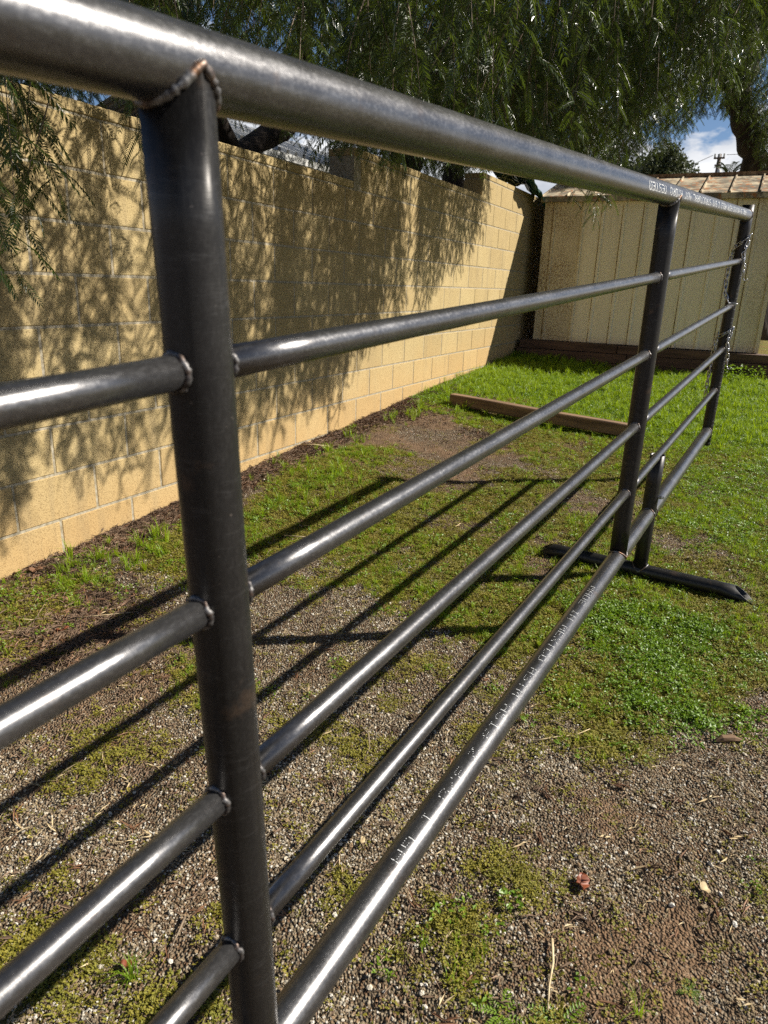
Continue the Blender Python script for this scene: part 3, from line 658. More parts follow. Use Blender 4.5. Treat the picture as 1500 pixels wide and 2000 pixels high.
# ------------------------------------------------------------------ chains on the end post
def link_mesh():
    mb = MB(); pts = []; a, b = .0155, .0078
    for k in range(16):
        th = 2 * math.pi * k / 16; c_, s_ = math.cos(th), math.sin(th)
        pts.append(((a if c_ > 0 else -a) * (1 if abs(c_) > .3 else abs(c_) / .3) + c_ * b, s_ * b, 0))
    mb.tube(pts, .0029, 7, closed=True); return mb.build('link', [ZINC], True)
LINK = link_mesh()
def chain(name, label, paths, base, extra=None):
    root = empty(name, base, label, 'chain', 'chains on the end post')
    for path in paths:
        pts = [Vector(p_) for p_ in path]; acc = 0; step = .031; k = 0; tgt = 0
        for a, b in zip(pts[:-1], pts[1:]):
            L_ = (b - a).length; d = (b - a) / L_
            while tgt <= acc + L_:
                c_ = a + d * (tgt - acc); side = d.orthogonal().normalized(); side = Quaternion(d, (math.pi / 2 if k % 2 else 0) + random.uniform(-.3, .3) + .6) @ side
                obj('link', LINK, root, loc=c_, rot=quat(side, side.cross(d)) if False else Matrix((d, d.cross(side) * -1, side)).transposed().to_quaternion())
                tgt += step; k += 1
            acc += L_
    for nm_, fn_ in (extra or {}).items():
        mb = MB(); fn_(mb); obj(nm_, mb.build(nm_, [ZINC], True), root, loc=(0, 0, 0))
    return root
def round_post(z0, z1, a0, a1, k=14, r=RB + .009):
    return [PP(SC, z0 + (z1 - z0) * i / (k - 1)) + (mm * math.cos(a0 + (a1 - a0) * i / (k - 1)) + u * math.sin(a0 + (a1 - a0) * i / (k - 1))) * r for i in range(k)]
R_ = math.radians
def hk(z, side):
    def f(mb):
        c_ = PP(SC, z, side); mb.tube([c_, c_ + mm * .006 - n * .012, c_ + mm * .016 - n * .014, c_ + mm * .02 - n * .004], .003, 8)
    return f
def ring(z):
    def f(mb):
        c_ = PP(SC - .045, z, .018)
        mb.tube([c_ + mm * .021 * math.cos(a * .5236) + (u * .8 + n * .15) * .015 * math.sin(a * .5236) for a in range(12)], .003, 8, closed=True)
    return f
hang = [PP(SC - .006, 1.30, -.040), PP(SC - .012, 1.25, -.043), PP(SC - .020, 1.15, -.042), PP(SC - .030, 1.10, -.036), PP(SC - .04, 1.052, -.010)]
chain('chain', 'upper galvanised chain round the end post, its ring resting on the third rail', [round_post(1.395, 1.30, R_(-40), R_(-200)), [PP(SC - .02, 1.385, .034), PP(SC - .034, 1.30, .022), PP(SC - .03, 1.265, .032), PP(SC - .02, 1.19, .040)], hang], PP(SC, 1.3), {'hook': hk(1.18, .04), 'ring': ring(1.046)})
hang2 = [PP(SC - .006, .86, -.040), PP(SC - .012, .80, -.044), PP(SC - .014, .60, -.046), PP(SC - .014, .50, -.044)]
chain('chain', 'lower galvanised chain wound round the end post above the fourth rail', [round_post(.90, .83, R_(-40), R_(-200)), [PP(SC - .02, .895, .034), PP(SC - .034, .83, .022), PP(SC - .03, .79, .034), PP(SC - .02, .70, .042)], hang2], PP(SC, .85), {'hook': hk(.69, .042)})
# ================================================================== PLANTS
def leafquad(vs, fs, base, d, w_, L_, fold=.25, nrm=None):
    """lanceolate leaf: 6 points, 4 triangles folded along the midrib"""
    d = d / np.linalg.norm(d); s_ = np.cross(d, nrm); s_ /= (np.linalg.norm(s_) + 1e-9); nn_ = np.cross(s_, d)
    b = len(vs)
    vs += [base, base + d * L_ * .42 + s_ * w_ * .5 + nn_ * w_ * fold, base + d * L_ * .42 - s_ * w_ * .5 + nn_ * w_ * fold, base + d * L_ - nn_ * L_ * .06]
    fs += [(b, b + 1, b + 3), (b, b + 3, b + 2)]
def pinnate(seed):
    r = np.random.default_rng(seed); vs = []; fs = []
    n_ = 13; L_ = r.uniform(.15, .21)
    pts = [np.array([L_ * f, 0, -.35 * L_ * f * f]) for f in np.linspace(0, 1, n_ + 1)]
    for i in range(1, n_ + 1):
        p_ = pts[i]; t_ = pts[i] - pts[i - 1]; t_ /= np.linalg.norm(t_)
        ll = .040 * (1 - .45 * abs(i / n_ - .45)) * r.uniform(.85, 1.1)
        for sg in (1, -1):
            d = t_ * .75 + np.array([0, sg * .75, -.12 + r.uniform(-.12, .12)])
            leafquad(vs, fs, p_, d, .0085, ll, .2, np.array([0.15 * r.normal(), .15 * r.normal(), 1.0]))
    leafquad(vs, fs, pts[-1], t_, .007, .035, .2, np.array([0, 0, 1.]))
    # rachis as a thin three sided stem
    b = len(vs)
    for p_ in pts[::3]:
        for a in (0, 2.1, 4.2): vs.append(p_ + np.array([0, math.cos(a), math.sin(a)]) * .0009)
    K = len(pts[::3])
    for i in range(K - 1):
        for k in range(3): fs.append((b + i*3+k, b + i*3+(k+1) % 3, b + (i+1)*3+(k+1) % 3, b + (i+1)*3+k))
    return np.array(vs), fs
PIN = [pinnate(s_) for s_ in range(4)]
def strand(seed, Ls):
    """drooping twig; origin at its lower tip, growing up to its attachment"""
    r = np.random.default_rng(100 + seed); vs = []; fs = []; mi = []
    K = 9; cur = r.normal(0, .05, (2,)); path = []
    for i in range(K + 1):
        f = i / K; path.append(np.array([cur[0] * f * f * 2 + .012 * math.sin(5 * f + seed), cur[1] * f * f * 2 + .012 * math.cos(4 * f + seed), Ls * f]))
    b = 0
    for i, p_ in enumerate(path):
        rr = .0008 + .0022 * i / K
        for a in (0, 2.1, 4.2): vs.append(p_ + np.array([math.cos(a), math.sin(a), 0]) * rr)
    for i in range(K):
        for k in range(3): fs.append((i*3+k, i*3+(k+1) % 3, (i+1)*3+(k+1) % 3, (i+1)*3+k)); mi.append(1)
    nl = int(Ls / .040)
    for j in range(nl):
        f = j / nl; p_ = np.array([np.interp(f, np.linspace(0, 1, K + 1), [q_[a] for q_ in path]) for a in range(3)])
        az = j * 2.4 + r.uniform(-.5, .5); droop = r.uniform(.08, .85); lv, lf = PIN[r.integers(4)]
        sc_ = r.uniform(.6, 1.05) * (.55 + .45 * min(1, f * 5))
        ca, sa = math.cos(az), math.sin(az); cd, sd_ = math.cos(droop), math.sin(droop)
        roll = r.uniform(-.7, .7); cr_, sr_ = math.cos(roll), math.sin(roll)
        Rx = np.array([[1, 0, 0], [0, cr_, -sr_], [0, sr_, cr_]]); Ry = np.array([[cd, 0, sd_], [0, 1, 0], [-sd_, 0, cd]]); Rz = np.array([[ca, -sa, 0], [sa, ca, 0], [0, 0, 1]])
        M_ = Rz @ Ry @ Rx; q_ = (lv * sc_) @ M_.T + p_; b = len(vs)
        vs += list(q_); fs += [tuple(i_ + b for i_ in f_) for f_ in lf]; mi += [0] * len(lf)
    return mesh('hanging_branch', vs, fs, [PEPPER, TWIG], False, mi)
STR = [strand(i, L_) for i, L_ in enumerate((.45, .6, .75, .9, .55, .7, 1.0))]
STRL = [.45, .6, .75, .9, .55, .7, 1.0]

# how low the foliage hangs: skirt of the crown, as slope (z / distance) by bearing from the camera
SKA = [-75, -60.5, -54.3, -52.4, -50.6, -48.5, -45.5, -43.6, -39.3, -35.7, -32.8, -25.2, -19.9, -17.7, -12.2, -9.7, -8.5, -6.5, -5.9, -4.4, -3.0, -1.6, -.4, 5.1, 30]
SKE = [-.05, -.042, -.008, .03, .12, .165, .185, .172, .172, .15, .128, .122, .128, .135, .130, .135, .145, .158, .18, .198, .185, .145, .12, .13, .15]
def zlow(yw): return np.interp(yw, [0, 1.5, 2.6, 3.4, 4.3, 5.0, 5.8, 6.6, 7.15, 7.35, 7.5, 8.95, 9.05, 20], [-1.2, -1.15, -1.05, -1.0, -.85, -.45, -.25, .0, .35, .9, 1.35, 1.35, -3, -3])
def z_thin(r): return r.uniform() < .85
def place(nn_, xr, yr, spread, seed, keep=None, hi=3.6, high=None, lo=None):
    r = np.random.default_rng(seed); out_ = []
    while len(out_) < nn_:
        x = r.uniform(*xr); y = r.uniform(*yr)
        if keep is not None and not keep(x, y): continue
        d = math.hypot(x, y); az = math.degrees(math.atan2(x, y))
        zs = np.interp(az, SKA, SKE) * d
        if x < WX and -40 < az < -31 and z_thin(r): continue
        if x > WX:   # keeps the leaf shadow on the wall, off the yard
            yw = y - .557 * (x - WX); zs = max(zs, (float(zlow(yw)) if high is None else high) + .924 * (x - WX))
            # gaps in the canopy let streaks of sun through
            if high is None and (vnoise(yw, .10 * (x - WX), 3.4, 5) < .25 or r.uniform() < np.interp(yw, [3.0, 3.8], [.28, 0])): continue
        else: zs = max(zs, .3 if y < 9 else .6)
        if lo is not None: zs = max(zs, lo)
        z = zs + .08 + r.exponential(spread)
        if z > hi: continue
        k = int(r.integers(len(STR)))
        out_.append((x, y, z, k, r.uniform(0, 6.28), r.uniform(-.12, .12), r.uniform(-.12, .12), r.uniform(.85, 1.2)))
    return out_
def tree(root, items, nobj):
    items.sort(key=lambda q: q[0] ** 2 + q[1] ** 2 + q[2] ** 2)
    from mathutils import Euler
    for (x, y, z, k, a, b, c_, s_) in items[:nobj]:
        o = obj('hanging_branch', STR[k], root, loc=V(x, y, z), scale=(s_,) * 3); o.rotation_euler = (b, c_, a)
    rest = items[nobj:]
    P_ = [(x, y, z + ZS) for (x, y, z, *_) in rest]
    scatter('foliage', STR, P_, [(b, c_, a) for (_, _, _, _, a, b, c_, _) in rest], [q[7] for q in rest], [q[3] for q in rest], parent=root, loc=tuple(root.location))
def limb(root, pts, r0, r1, name='branch'):
    # smooth path with a knotty outline
    P_ = [Vector(V(*p_)) for p_ in pts]; fine = []
    for i in range(len(P_) - 1):
        p0 = P_[max(i - 1, 0)]; p1 = P_[i]; p2 = P_[i + 1]; p3 = P_[min(i + 2, len(P_) - 1)]
        for k in range(6):
            t = k / 6; fine.append(.5 * ((2 * p1) + (-p0 + p2) * t + (2 * p0 - 5 * p1 + 4 * p2 - p3) * t * t + (-p0 + 3 * p1 - 3 * p2 + p3) * t ** 3))
    fine.append(P_[-1]); N__ = len(fine)
    rad = [(r0 + (r1 - r0) * i / (N__ - 1)) * (1 + .13 * math.sin(i * 1.7) + random.uniform(-.07, .07)) for i in range(N__)]
    mb = MB(); mb.tube(fine, rad, 12, wob=.06); return obj(name, mb.build(name, [BARK], True), root, loc=(0, 0, 0))

# tree 1: grows behind the block wall, its curtain of twigs hangs over the wall
t1 = empty('pepper_tree', V(-4.1, 4.3, float(ground_z(-4.1, 4.3))), 'weeping pepper tree behind the block wall, its dark fronds hanging over the wall', 'tree')
limb(t1, [(-4.3, 3.9, -1.15), (-4.15, 4.5, .1), (-4.05, 5.2, .95), (-3.9, 6.0, 1.45), (-3.5, 6.9, 2.3), (-2.8, 7.5, 3.3)], .13, .07, 'trunk')
limb(t1, [(-4.1, 8.62, -.75), (-4.05, 8.6, .6), (-4.0, 8.65, 1.6), (-3.4, 8.3, 2.9), (-2.3, 7.4, 3.9)], .15, .07, 'trunk')
limb(t1, [(-4.0, 9.95, -.7), (-4.0, 9.9, .8), (-3.95, 9.95, 2.0), (-3.3, 9.5, 3.2)], .22, .10, 'trunk')
limb(t1, [(-3.9, 6.0, 1.45), (-3.2, 5.0, 2.3), (-2.3, 4.0, 3.0), (-1.2, 3.2, 3.4), (-.3, 2.9, 3.6)], .08, .02)
limb(t1, [(-4.05, 5.2, .95), (-3.6, 3.8, 1.9), (-2.9, 2.6, 2.5), (-2.1, 1.7, 2.7)], .07, .02)
limb(t1, [(-3.4, 8.3, 2.9), (-2.2, 6.9, 3.4), (-1.0, 5.9, 3.7), (.1, 5.2, 3.9)], .07, .02)
i1 = place(270, (-2.45, .15), (1.1, 7.8), .55, 11, hi=2.9)
i1 += place(150, (-1.3, .45), (1.8, 6.2), .28, 16, hi=2.4)
i1 += place(110, (-2.40, -1.1), (2.6, 7.6), .45, 14, hi=2.2)
i1 += place(600, (-1.8, 1.7), (2.5, 9.5), .6, 15, hi=5.0, high=1.15)  # high strands added up-sun to shade the fronds, mostly out of view
i1 += place(800, (-2.5, 2.8), (2.5, 14), 1.2, 17, hi=7.0, high=2.0)  # extra overhead foliage, added to block sun and sky light
i1 += place(600, (-6.2, -2.6), (1.5, 13), .8, 18, hi=5.2, lo=2.2)  # added crown top, cuts the light on fronds behind the wall
i1 += place(45, (-2.4, -1.2), (1.0, 3.0), .35, 12, hi=1.7)
i1 += place(1250, (-6.5, -2.75), (1.5, 14), .6, 13, hi=3.8)
for (x, y, z, k, s_) in ((-1.93, 1.43, -.01, 1, 1.), (-1.97, 1.53, .07, 0, .9), (-2.0, 1.36, .02, 0, 1.), (-1.99, 1.66, .21, 1, .9), (-1.88, 1.91, .36, 0, .7), (-2.08, 1.50, .14, 2, .9), (-2.1, 1.62, .20, 1, 1.), (-1.9, 1.30, -.03, 2, 1.)):
    i1.append((x, y, z, k, random.uniform(0, 6), .03, .03, s_))
tree(t1, i1, 270)
# tree 2: behind the shed
t2 = empty('pepper_tree', V(-.2, 12, float(ground_z(-.2, 12))), 'weeping pepper tree with a thick crooked trunk behind the metal shed', 'tree')
limb(t2, [(-.05, 12.1, -.6), (-.12, 12.05, .6), (-.28, 12, 1.7), (-.48, 12, 2.2), (-.68, 12, 2.7), (-.55, 12, 3.2), (-.35, 12, 4.0), (-.1, 12, 5)], .21, .12, 'trunk')
limb(t2, [(.1, 12.1, -.6), (.12, 12.2, 1.2), (.22, 12.3, 2.2), (.5, 12.4, 3.4), (.9, 12, 4.6)], .20, .1, 'trunk')
limb(t2, [(-.78, 12, 2.75), (-1.3, 11.6, 3.5), (-1.9, 10.8, 4.3), (-2.4, 9.6, 4.8)], .10, .03)
limb(t2, [(-.62, 12, 3.2), (-.9, 10.6, 4.4), (-1.2, 8.8, 4.9), (-1.1, 6.9, 4.8), (-1.0, 5.3, 4.3)], .10, .02)
i2 = place(280, (-2.6, .6), (9.3, 12.5), .6, 21, hi=4.6)
i2 += place(130, (-1.7, .7), (9.3, 12.6), .4, 24, hi=4.0)
i2 += place(270, (-4.6, 2.2), (10, 15), .7, 22, hi=5.2)
i2 += place(120, (-1.9, .5), (4.6, 8.6), .8, 23, hi=4.3)
for (x, y, z, k, s_) in ((-1.07, 5.06, .52, 0, .8), (-1.04, 5.18, .45, 1, .75), (-.95, 5.08, .54, 0, .8), (-1.17, 5.03, .57, 1, .7), (-1.0, 5.2, .60, 2, .8), (-1.1, 5.2, .75, 3, .9)):
    i2.append((x, y, z, k, random.uniform(0, 6), .03, .03, s_))
tree(t2, i2, 270)

# ------------------------------------------------------------------ far things over the shed roof
def crown_mesh(name, R, flat, nleaf, seed, m_, leaf=.12):
    r = np.random.default_rng(seed); vs = []; fs = []
    cl = [(r.normal(0, .42, 3) * R * np.array([1, 1, flat])) for _ in range(26)]
    for _ in range(nleaf):
        c_ = cl[r.integers(len(cl))]; d = r.normal(size=3); d /= np.linalg.norm(d); p_ = c_ + d * R * .36 * r.uniform(.6, 1.05) * np.array([1, 1, flat])
        a = r.normal(size=3); leafquad(vs, fs, p_, a, leaf * .7, leaf * r.uniform(.7, 1.3), .2, r.normal(size=3))
    return mesh(name, vs, fs, [m_])
ft = empty('round_tree', V(-2.3, 20, .0), 'dark rounded tree beyond the shed roof, left of the utility pole', 'tree')
mb = MB(); mb.tube([V(-2.35, 20, -.4), V(-2.3, 20, 1.6), V(-2.35, 20, 2.6)], [.16, .12, .08], 10); obj('trunk', mb.build('trunk', [BARK], True), ft, loc=(0, 0, 0))
obj('crown', crown_mesh('crown', .95, .8, 9000, 5, FAR_LEAF, .085), ft, loc=V(-2.35, 20, 2.78))
ft = empty('round_tree', V(-4.3, 24, .0), 'low dark tree just behind the far end of the top rail', 'tree')
mb = MB(); mb.tube([V(-4.3, 24, -.4), V(-4.3, 24, 2.2)], [.16, .1], 10); obj('trunk', mb.build('trunk', [BARK], True), ft, loc=(0, 0, 0))
obj('crown', crown_mesh('crown', 1.3, .7, 8000, 6, FAR_LEAF, .11), ft, loc=V(-4.3, 24, 3.1))
up_ = empty('utility_pole', V(-2.64, 40, -.4), 'thin wooden utility pole with a short crossarm, far beyond the shed', 'utility pole')
POLE = simple('pole_wood', [(.3, (.07, .05, .04)), (.7, (.14, .11, .09))], 5, .9)
mb = MB(); mb.tube([V(-2.64, 40, -.5), V(-2.60, 40, 6.42)], [.12, .085], 10); obj('pole', mb.build('pole', [POLE], True), up_, loc=(0, 0, 0))
mb = MB(); mb.box(V(-2.84, 39.86, 6.20), V(-2.36, 39.95, 6.27)); mb.box(V(-2.76, 39.86, 5.90), V(-2.44, 39.95, 5.96)); obj('crossarm', mb.build('crossarm', [POLE]), up_, loc=(0, 0, 0))
mb = MB()
for x in (-2.80, -2.6, -2.40): mb.tube([V(x, 39.9, 6.28), V(x, 39.9, 6.42)], .04, 8)
obj('insulator', mb.build('insulator', [WHITE_METAL]), up_, loc=(0, 0, 0))
mb = MB(); mb.tube([V(-2.5 + .0, 39.7, 5.35), V(-2.5, 39.7, 5.7)], .09, 12); obj('transformer', mb.build('transformer', [GREY_WALL], True), up_, loc=(0, 0, 0))
mb = MB(); W_ = [Vector((-2.9 + (-14 - -2.9) * f, 40 + 14 * f, 6.38 + ZS - 1.2 * (4 * f * (1 - f)) * .5)) for f in np.linspace(0, 1, 12)]; mb.tube(W_, .012, 5)
W_ = [Vector((-2.3 + 13 * f, 40 - 5 * f, 6.38 + ZS - 1.1 * (4 * f * (1 - f)) * .5 + 1.2 * f)) for f in np.linspace(0, 1, 12)]; mb.tube(W_, .012, 5); obj('wire', mb.build('wire', [POLE]), up_, loc=(0, 0, 0))
pm_ = empty('palm_tree', V(-1.35, 26, -.3), 'small fan of palm fronds showing just above the shed roof', 'palm tree')
mb = MB(); mb.tube([V(-1.35, 26, -.4), V(-1.32, 26, 3.45)], [.2, .16], 12, wob=.05); obj('trunk', mb.build('trunk', [BARK], True), pm_, loc=(0, 0, 0))
for k in range(22):
    r = np.random.default_rng(k); az = k * 2.4; el_ = r.uniform(-.1, 1.25); L_ = r.uniform(.75, 1.0); vs = []; fs = []
    hd = np.array([math.cos(az), math.sin(az), 0]); 
    pts = [hd * math.cos(el_) * L_ * f + np.array([0, 0, math.sin(el_) * L_ * f - .45 * L_ * f * f]) for f in np.linspace(0, 1, 14)]
    for i in range(2, 14):
        t_ = pts[i] - pts[i - 1]; t_ /= np.linalg.norm(t_); s_ = np.cross(t_, [0, 0, 1.]); s_ /= np.linalg.norm(s_) + 1e-6
        for sg in (1, -1): leafquad(vs, fs, pts[i], t_ * .9 + s_ * sg * .6 + np.array([0, 0, -.15]), .028, .26 * (1 - .5 * i / 14), .2, np.array([0, 0, 1.]))
    b = len(vs)
    for p_ in pts:
        for a in (0, 2.1, 4.2): vs.append(p_ + np.array([math.cos(a), 0, math.sin(a)]) * .008)
    for i in range(13):
        for kk in range(3): fs.append((b + i*3+kk, b + i*3+(kk+1) % 3, b + (i+1)*3+(kk+1) % 3, b + (i+1)*3+kk))
    obj('frond', mesh('frond', vs, fs, [PALM_LEAF]), pm_, loc=V(-1.32, 26, 3.5))

# ------------------------------------------------------------------ ground cover
def tuft(seed, nb_, h, w_, lean, m_):
    r = np.random.default_rng(seed); vs = []; fs = []
    for _ in range(nb_):
        az = r.uniform(0, 6.28); b0 = np.array([r.normal(0, .006), r.normal(0, .006), -.002]); L_ = h * r.uniform(.5, 1.1); l_ = lean * r.uniform(.2, 1.2)
        d = np.array([math.cos(az), math.sin(az), 0]); s_ = np.array([-d[1], d[0], 0]) * w_ * r.uniform(.7, 1.2)
        p1 = b0 + d * L_ * l_ * .35 + np.array([0, 0, L_ * .6]); p2 = b0 + d * L_ * l_ + np.array([0, 0, L_ * (1 - .35 * l_)])
        b = len(vs); vs += [b0 - s_ * .5, b0 + s_ * .5, p1 - s_ * .4, p1 + s_ * .4, p2]; fs += [(b, b + 1, b + 3, b + 2), (b + 2, b + 3, b + 4)]
    return mesh('tuft', vs, fs, [m_])
def sprig(seed, nl, R, h, ls, m_):
    r = np.random.default_rng(seed); vs = []; fs = []
    for _ in range(nl):
        a = r.uniform(0, 6.28); q_ = R * math.sqrt(r.uniform()); c_ = np.array([math.cos(a) * q_, math.sin(a) * q_, h * r.uniform(.15, 1)])
        d = np.array([math.cos(a + r.normal(0, .8)), math.sin(a + r.normal(0, .8)), r.uniform(-.1, .6)]); leafquad(vs, fs, c_, d, ls * .62, ls * r.uniform(.7, 1.2), .15, np.array([r.normal(0, .3), r.normal(0, .3), 1.]))
    return mesh('sprig', vs, fs, [m_])
def stone(seed, k=0):
    r = np.random.default_rng(seed); import bmesh
    bm = bmesh.new(); bmesh.ops.create_icosphere(bm, subdivisions=1, radius=.5)
    ax = np.array([1, r.uniform(.6, .95), r.uniform(.4, .75)])
    for v in bm.verts:
        j = 1 + r.uniform(-.22, .18); v.co = Vector((v.co.x * ax[0] * j, v.co.y * ax[1] * j, v.co.z * ax[2] * j))
    me = bpy.data.meshes.new('stone'); bm.to_mesh(me); bm.free(); me.materials.append(STONE); return me
STN = [stone(i) for i in range(8)]
def sample(nn_, fn, seed, box=(-2.52, .75, .45, 8.6), near_bias=1.6):
    """points over the yard in view, denser close by where they show larger"""
    r = np.random.default_rng(seed); X_ = []; Y_ = []; tot = 0
    while tot < nn_:
        k = 60000; x = r.uniform(box[0], box[1], k); y = r.uniform(box[2], box[3], k)
        d = np.hypot(x, y); az = np.degrees(np.arctan2(x, y))
        ok = (az < 16) & (az > -76) & (d > .75)
        ok &= r.uniform(size=k) < np.minimum(1, (1.35 / np.maximum(d, .3)) ** near_bias)
        ok &= r.uniform(size=k) < fn(x, y)
        X_.append(x[ok]); Y_.append(y[ok]); tot += ok.sum()
    x = np.concatenate(X_)[:nn_]; y = np.concatenate(Y_)[:nn_]; return x, y, r
def lay(name, protos, nn_, fn, seed, smin, smax, label, near_bias=1.6, sink=0., tilt=.25, box=(-2.52, .75, .45, 8.6), skew=1., flat_spin=False, lift=0.):
    x, y, r = sample(nn_, fn, seed, box, near_bias); z = ground_z(x, y) + ZS
    s_ = smin + (smax - smin) * r.uniform(size=nn_) ** skew
    R_ = np.stack([r.normal(0, tilt, nn_), r.normal(0, tilt, nn_), r.uniform(0, 6.283, nn_)], 1)
    if flat_spin: R_[:, :2] = r.uniform(0, 6.283, (nn_, 2))
    o = scatter(name, protos, np.stack([x, y, z + sink * s_ + lift], 1), R_, s_, r.integers(0, len(protos), nn_)); tag(o, label, kind='stuff'); return o
lay('gravel', STN, 140000, lambda x, y: gravel(x, y) * (1 - .7 * green(x, y)) * (.15 + 1.3 * sst(.38, .62, fbm(x, y, 7, 4, 55))), 1, .0024, .0098, 'loose pale gravel scattered over the brown soil', 1.5, .12, .5, (-2.45, .75, .45, 6.5), 2.6)
lay('pebbles', STN, 5000, lambda x, y: .15 + .85 * gravel(x, y) * (1 - .5 * green(x, y)), 2, .0065, .0165, 'larger pale pebbles lying here and there on the soil', 1.2, .15, .5, (-2.45, .75, .45, 6.5), 2.5)
GT = [tuft(i, 12, .034, .0022, .9, GRASS) for i in range(5)]
lay('grass', GT, 30000, lambda x, y: green(x, y) ** 1.4 * (.18 + .7 * sst(4.7, 5.5, y) + .5 * sst(-.9, -.3, x) * sst(2.7, 3.2, y) + .4 * sst(-1.8, -2.2, x)) * (1 - .75 * litter(x, y)) * (.12 + .5 * sst(5, 5.6, y) + 1.3 * sst(.46, .60, fbm(x, y, 4.5, 4, 61))), 3, .45, 1.15, 'short bright green grass growing in patches on the yard', .7, 0, .25, (-2.50, 1.0, .8, 8.5))
MS = [sprig(i, 14, .012, .009, .007, MOSS) for i in range(4)]
lay('moss', MS, 60000, lambda x, y: np.maximum(green(x, y), .03 + .55 * sst(.56, .74, fbm(x, y, 4, 4, 17))) * (1 - litter(x, y)) * (1 - .8 * lush(x, y)), 4, .5, 1.2, 'yellow green moss mat covering the damp soil', 1.0, 0, .2, (-2.45, 1.0, .6, 6.2))
CL = [sprig(20 + i, 18, .020, .014, .009, CLOVER) for i in range(4)]
lay('clover', CL, 26000, lambda x, y: np.maximum(lush(x, y) * np.where(y > 5, .85, 1), .07 * green(x, y)), 5, .7, 1.5, 'dense leafy clover and weeds, thickest in front of the shed', .5, 0, .25, (-2.50, 1.0, .8, 8.5))
TG = [tuft(40 + i, 16, .085, .003, .8, GRASS) for i in range(4)]
lay('long_grass', TG, 3800, lambda x, y: .9 * sst(5.2, 6.2, y) * (.3 + fbm(x, y, 4, 2, 3)) + .55 * blob(x, y, -2.25, 2.0, .12, .3) + .25 * blob(x, y, -2.1, 3.3, .35, .4) + .25 * blob(x, y, -2.28, 5.0, .12, .6), 6, .6, 1.3, 'taller soft grass at the foot of the wall and in front of the shed', .2, 0, .2, (-2.50, 1.0, .8, 8.56))
def shred(seed, m_=LITTER):
    r = np.random.default_rng(seed); vs = []; fs = []
    for _ in range(4):
        leafquad(vs, fs, np.array([r.normal(0, .006), r.normal(0, .006), r.uniform(.0, .004)]), np.array([r.normal(), r.normal(), r.normal() * .15]), .0035, r.uniform(.015, .035), .35, np.array([r.normal(0, .4), r.normal(0, .4), 1.]))
    return mesh('shred', vs, fs, [m_])
lay('leaf_litter', [shred(i) for i in range(5)] + [shred(9, DRY)], 16000, lambda x, y: np.maximum(litter(x, y), .010), 7, .6, 1.5, 'brown leaf litter heaped along the foot of the block wall', .8, 0, .3, (-2.52, .8, .6, 7.5), lift=.002)
lay('straw_bits', [shred(30 + i, STRAW) for i in range(3)], 900, lambda x, y: .2 + .5 * litter(x, y) + .3 * (1 - green(x, y)), 8, .5, 1.5, 'pale dry grass bits strewn over the yard', .8, 0, .3, (-2.5, .8, .5, 7.0), lift=.003)

# ------------------------------------------------------------------ single small things on the ground
def gpt(x, y, h=0.): return V(x, y, float(ground_z(x, y)) + h)
def stick(label, pts, r0, m_, cat='stick', name='stick', h=.006):
    c0 = gpt(pts[0][0], pts[0][1])
    mb = MB(); P_ = [gpt(x, y, h + r0 + 0.004 * math.sin(i * 2)) - c0 for i, (x, y) in enumerate(pts)]
    mb.tube(P_, [r0 * (1 - .5 * i / max(1, len(pts) - 1)) for i in range(len(pts))], 7); o = obj(name, mb.build(name, [m_], True), loc=c0)
    return tag(o, label, cat)
stick('long pale dry stalk lying on the moss right of the bottom rail', [(-.365, 1.775), (-.33, 1.80), (-.295, 1.835), (-.26, 1.86), (-.225, 1.905)], .0022, STRAW)
stick('thin straw lying on the clover patch at the right edge', [(-.01, 2.50), (.03, 2.60), (.055, 2.70)], .0016, STRAW)
stick('dark curved twig between the two lowest rails', [(-.84, 1.60), (-.80, 1.57), (-.775, 1.53), (-.765, 1.48)], .0028, TWIG)
stick('short dark twig on the gravel left of the near post', [(-.875, .87), (-.86, .83), (-.85, .79)], .0026, TWIG)
stick('upright dry stalk lying near the weeds at the bottom of the picture', [(-.155, 1.18), (-.14, 1.13), (-.135, 1.08), (-.125, 1.03)], .0030, STRAW)
stick('pale stripped twig at the foot of the wall', [(-2.50, 3.80), (-2.42, 3.84), (-2.33, 3.89)], .006, STRAW)
stick('pale twig on the grass beyond the near post', [(-1.82, 2.62), (-1.72, 2.66), (-1.66, 2.70)], .004, STRAW)
stick('thin dark twig on the bare soil near the wall', [(-1.78, 2.28), (-1.70, 2.30), (-1.66, 2.24), (-1.62, 2.27)], .003, TWIG)
stick('long thin dry stem on the litter at the left edge', [(-2.05, 1.60), (-1.98, 1.66), (-1.90, 1.76)], .0022, STRAW)
def flat_leaf(label, x, y, L_, w_, az, m_, name='fallen_leaf', curl=.35, cat='leaf', teeth=0.):
    vs = []; fs = []; K = 9
    for i in range(K):
        f = i / (K - 1); ww = w_ * math.sin(math.pi * min(1, f * .96 + .04)) ** .7 * (1 + teeth * (1 if i % 2 else -1))
        for j, sg in enumerate((-1, 0, 1)): vs.append((L_ * (f - .5), sg * ww / 2, curl * w_ * abs(sg) * (1 + .5 * math.sin(i * 1.3)) + .12 * L_ * (f - .5) ** 2 * 4 + .003))
    for i in range(K - 1):
        for j in range(2): fs.append((i*3+j, i*3+j+1, (i+1)*3+j+1, (i+1)*3+j))
    o = obj(name, mesh(name, vs, fs, [m_], True), loc=gpt(x, y, .004)); o.rotation_euler = (random.uniform(-.2, .2), random.uniform(-.2, .2), az)
    sd = o.modifiers.new('thick', 'SOLIDIFY'); sd.thickness = .0008; return tag(o, label, cat)
flat_leaf('curled rust red leaf lying on the gravel at the lower right', -.13, 1.35, .042, .030, 1.9, REDLEAF, teeth=.15)
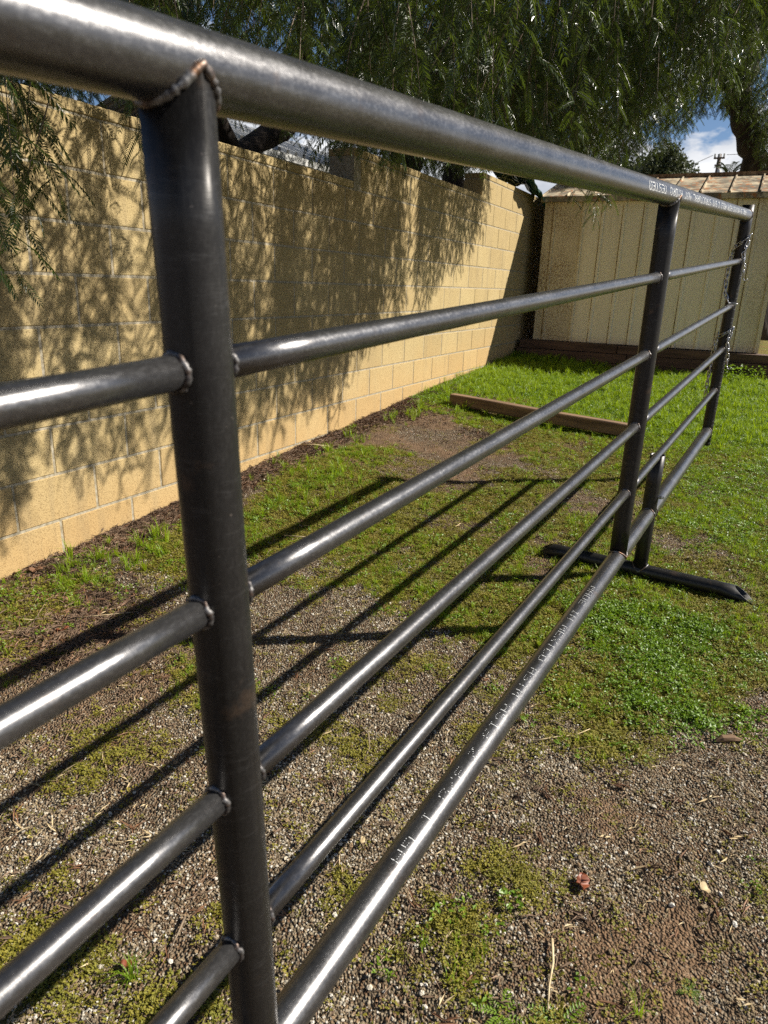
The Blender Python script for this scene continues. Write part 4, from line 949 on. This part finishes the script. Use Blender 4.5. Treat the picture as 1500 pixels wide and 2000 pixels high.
flat_leaf('small orange leaf under the rails at the lower left', -.905, .735, .028, .017, .5, REDLEAF)
flat_leaf('pale cream leaf on the gravel at the right edge', .12, 1.46, .036, .019, 2.2, STRAW)
flat_leaf('pale cream leaf on the gravel between the two lowest rails', -.63, 1.22, .028, .012, 1.9, STRAW)
flat_leaf('dry brown leaf against the foot of the wall at the left edge', -2.46, 1.76, .06, .03, .6, DRY)
flat_leaf('brown curled leaf on the litter left of the near post', -2.17, 1.66, .05, .02, 2.6, DRY)
flat_leaf('reddish leaf on the litter below the wall', -2.02, 1.52, .045, .018, 1.0, REDLEAF)
vs, fs = [], []
mb = MB(); mb.tube([(-.04, 0, .004), (-.02, .004, .009), (.015, .004, .010), (.042, 0, .005)], [.003, .010, .010, .003], 8, wob=.2)
o = obj('wood_chip', mb.build('wood_chip', [TIMBER]), loc=gpt(.15, 2.045)); o.rotation_euler = (0, 0, .5); tag(o, 'brown split wood chip on the gravel near the right edge', 'wood chip')
def weed(label, x, y, mesh_, s_, cat='weed', name='weed'):
    o = obj(name, mesh_, loc=gpt(x, y)); o.scale = (s_,) * 3; o.rotation_euler = (0, 0, random.uniform(0, 6)); return tag(o, label, cat)
def rosette(seed, L_, nl, m_=CLOVER):
    r = np.random.default_rng(seed); vs = []; fs = []
    for k in range(nl):
        az = k * 2.4; el_ = r.uniform(.08, .55); LL = L_ * r.uniform(.6, 1.1); d = np.array([math.cos(az) * math.cos(el_), math.sin(az) * math.cos(el_), math.sin(el_)]); s_ = np.cross(d, [0, 0, 1.]); s_ /= np.linalg.norm(s_)
        for i in range(2, 9):
            f = i / 8; p_ = d * LL * f - np.array([0, 0, .35 * LL * f * f])
            for sg in (1, -1): leafquad(vs, fs, p_, d * .6 + s_ * sg, LL * .07, LL * .22 * math.sin(math.pi * f * .85), .1, np.array([0, 0, 1.]))
        b = len(vs); vs += [np.array([0, 0, 0.]) - s_ * .0012, s_ * .0012, d * LL - np.array([0, 0, .35 * LL])]; fs.append((b, b + 1, b + 2))
    return mesh('rosette', vs, fs, [m_])
weed('feathery green weed at the bottom edge beside the dry stalk', -.10, 1.02, rosette(1, .075, 14), 1.)
weed('second feathery weed at the bottom edge, left of the dry stalk', -.20, .985, rosette(2, .06, 12), 1.)
weed('thin grassy weed in the reddish soil at the bottom right', .03, 1.11, tuft(71, 16, .06, .002, 1.3, GRASS), 1.)
weed('spiky grass tuft on the gravel left of the near post', -.88, .72, tuft(72, 34, .06, .002, 1.3, GRASS), 1.)
weed('small green weed on the soil at the right edge', .115, 1.2, rosette(3, .03, 10), 1.)
weed('spreading green weed in the grass beside the wall', -2.12, 3.25, rosette(4, .13, 16), 1.)
weed('leafy weed against the shed footing by the end post', .0, 8.42, sprig(90, 260, .22, .16, .035, CLOVER), 1.)
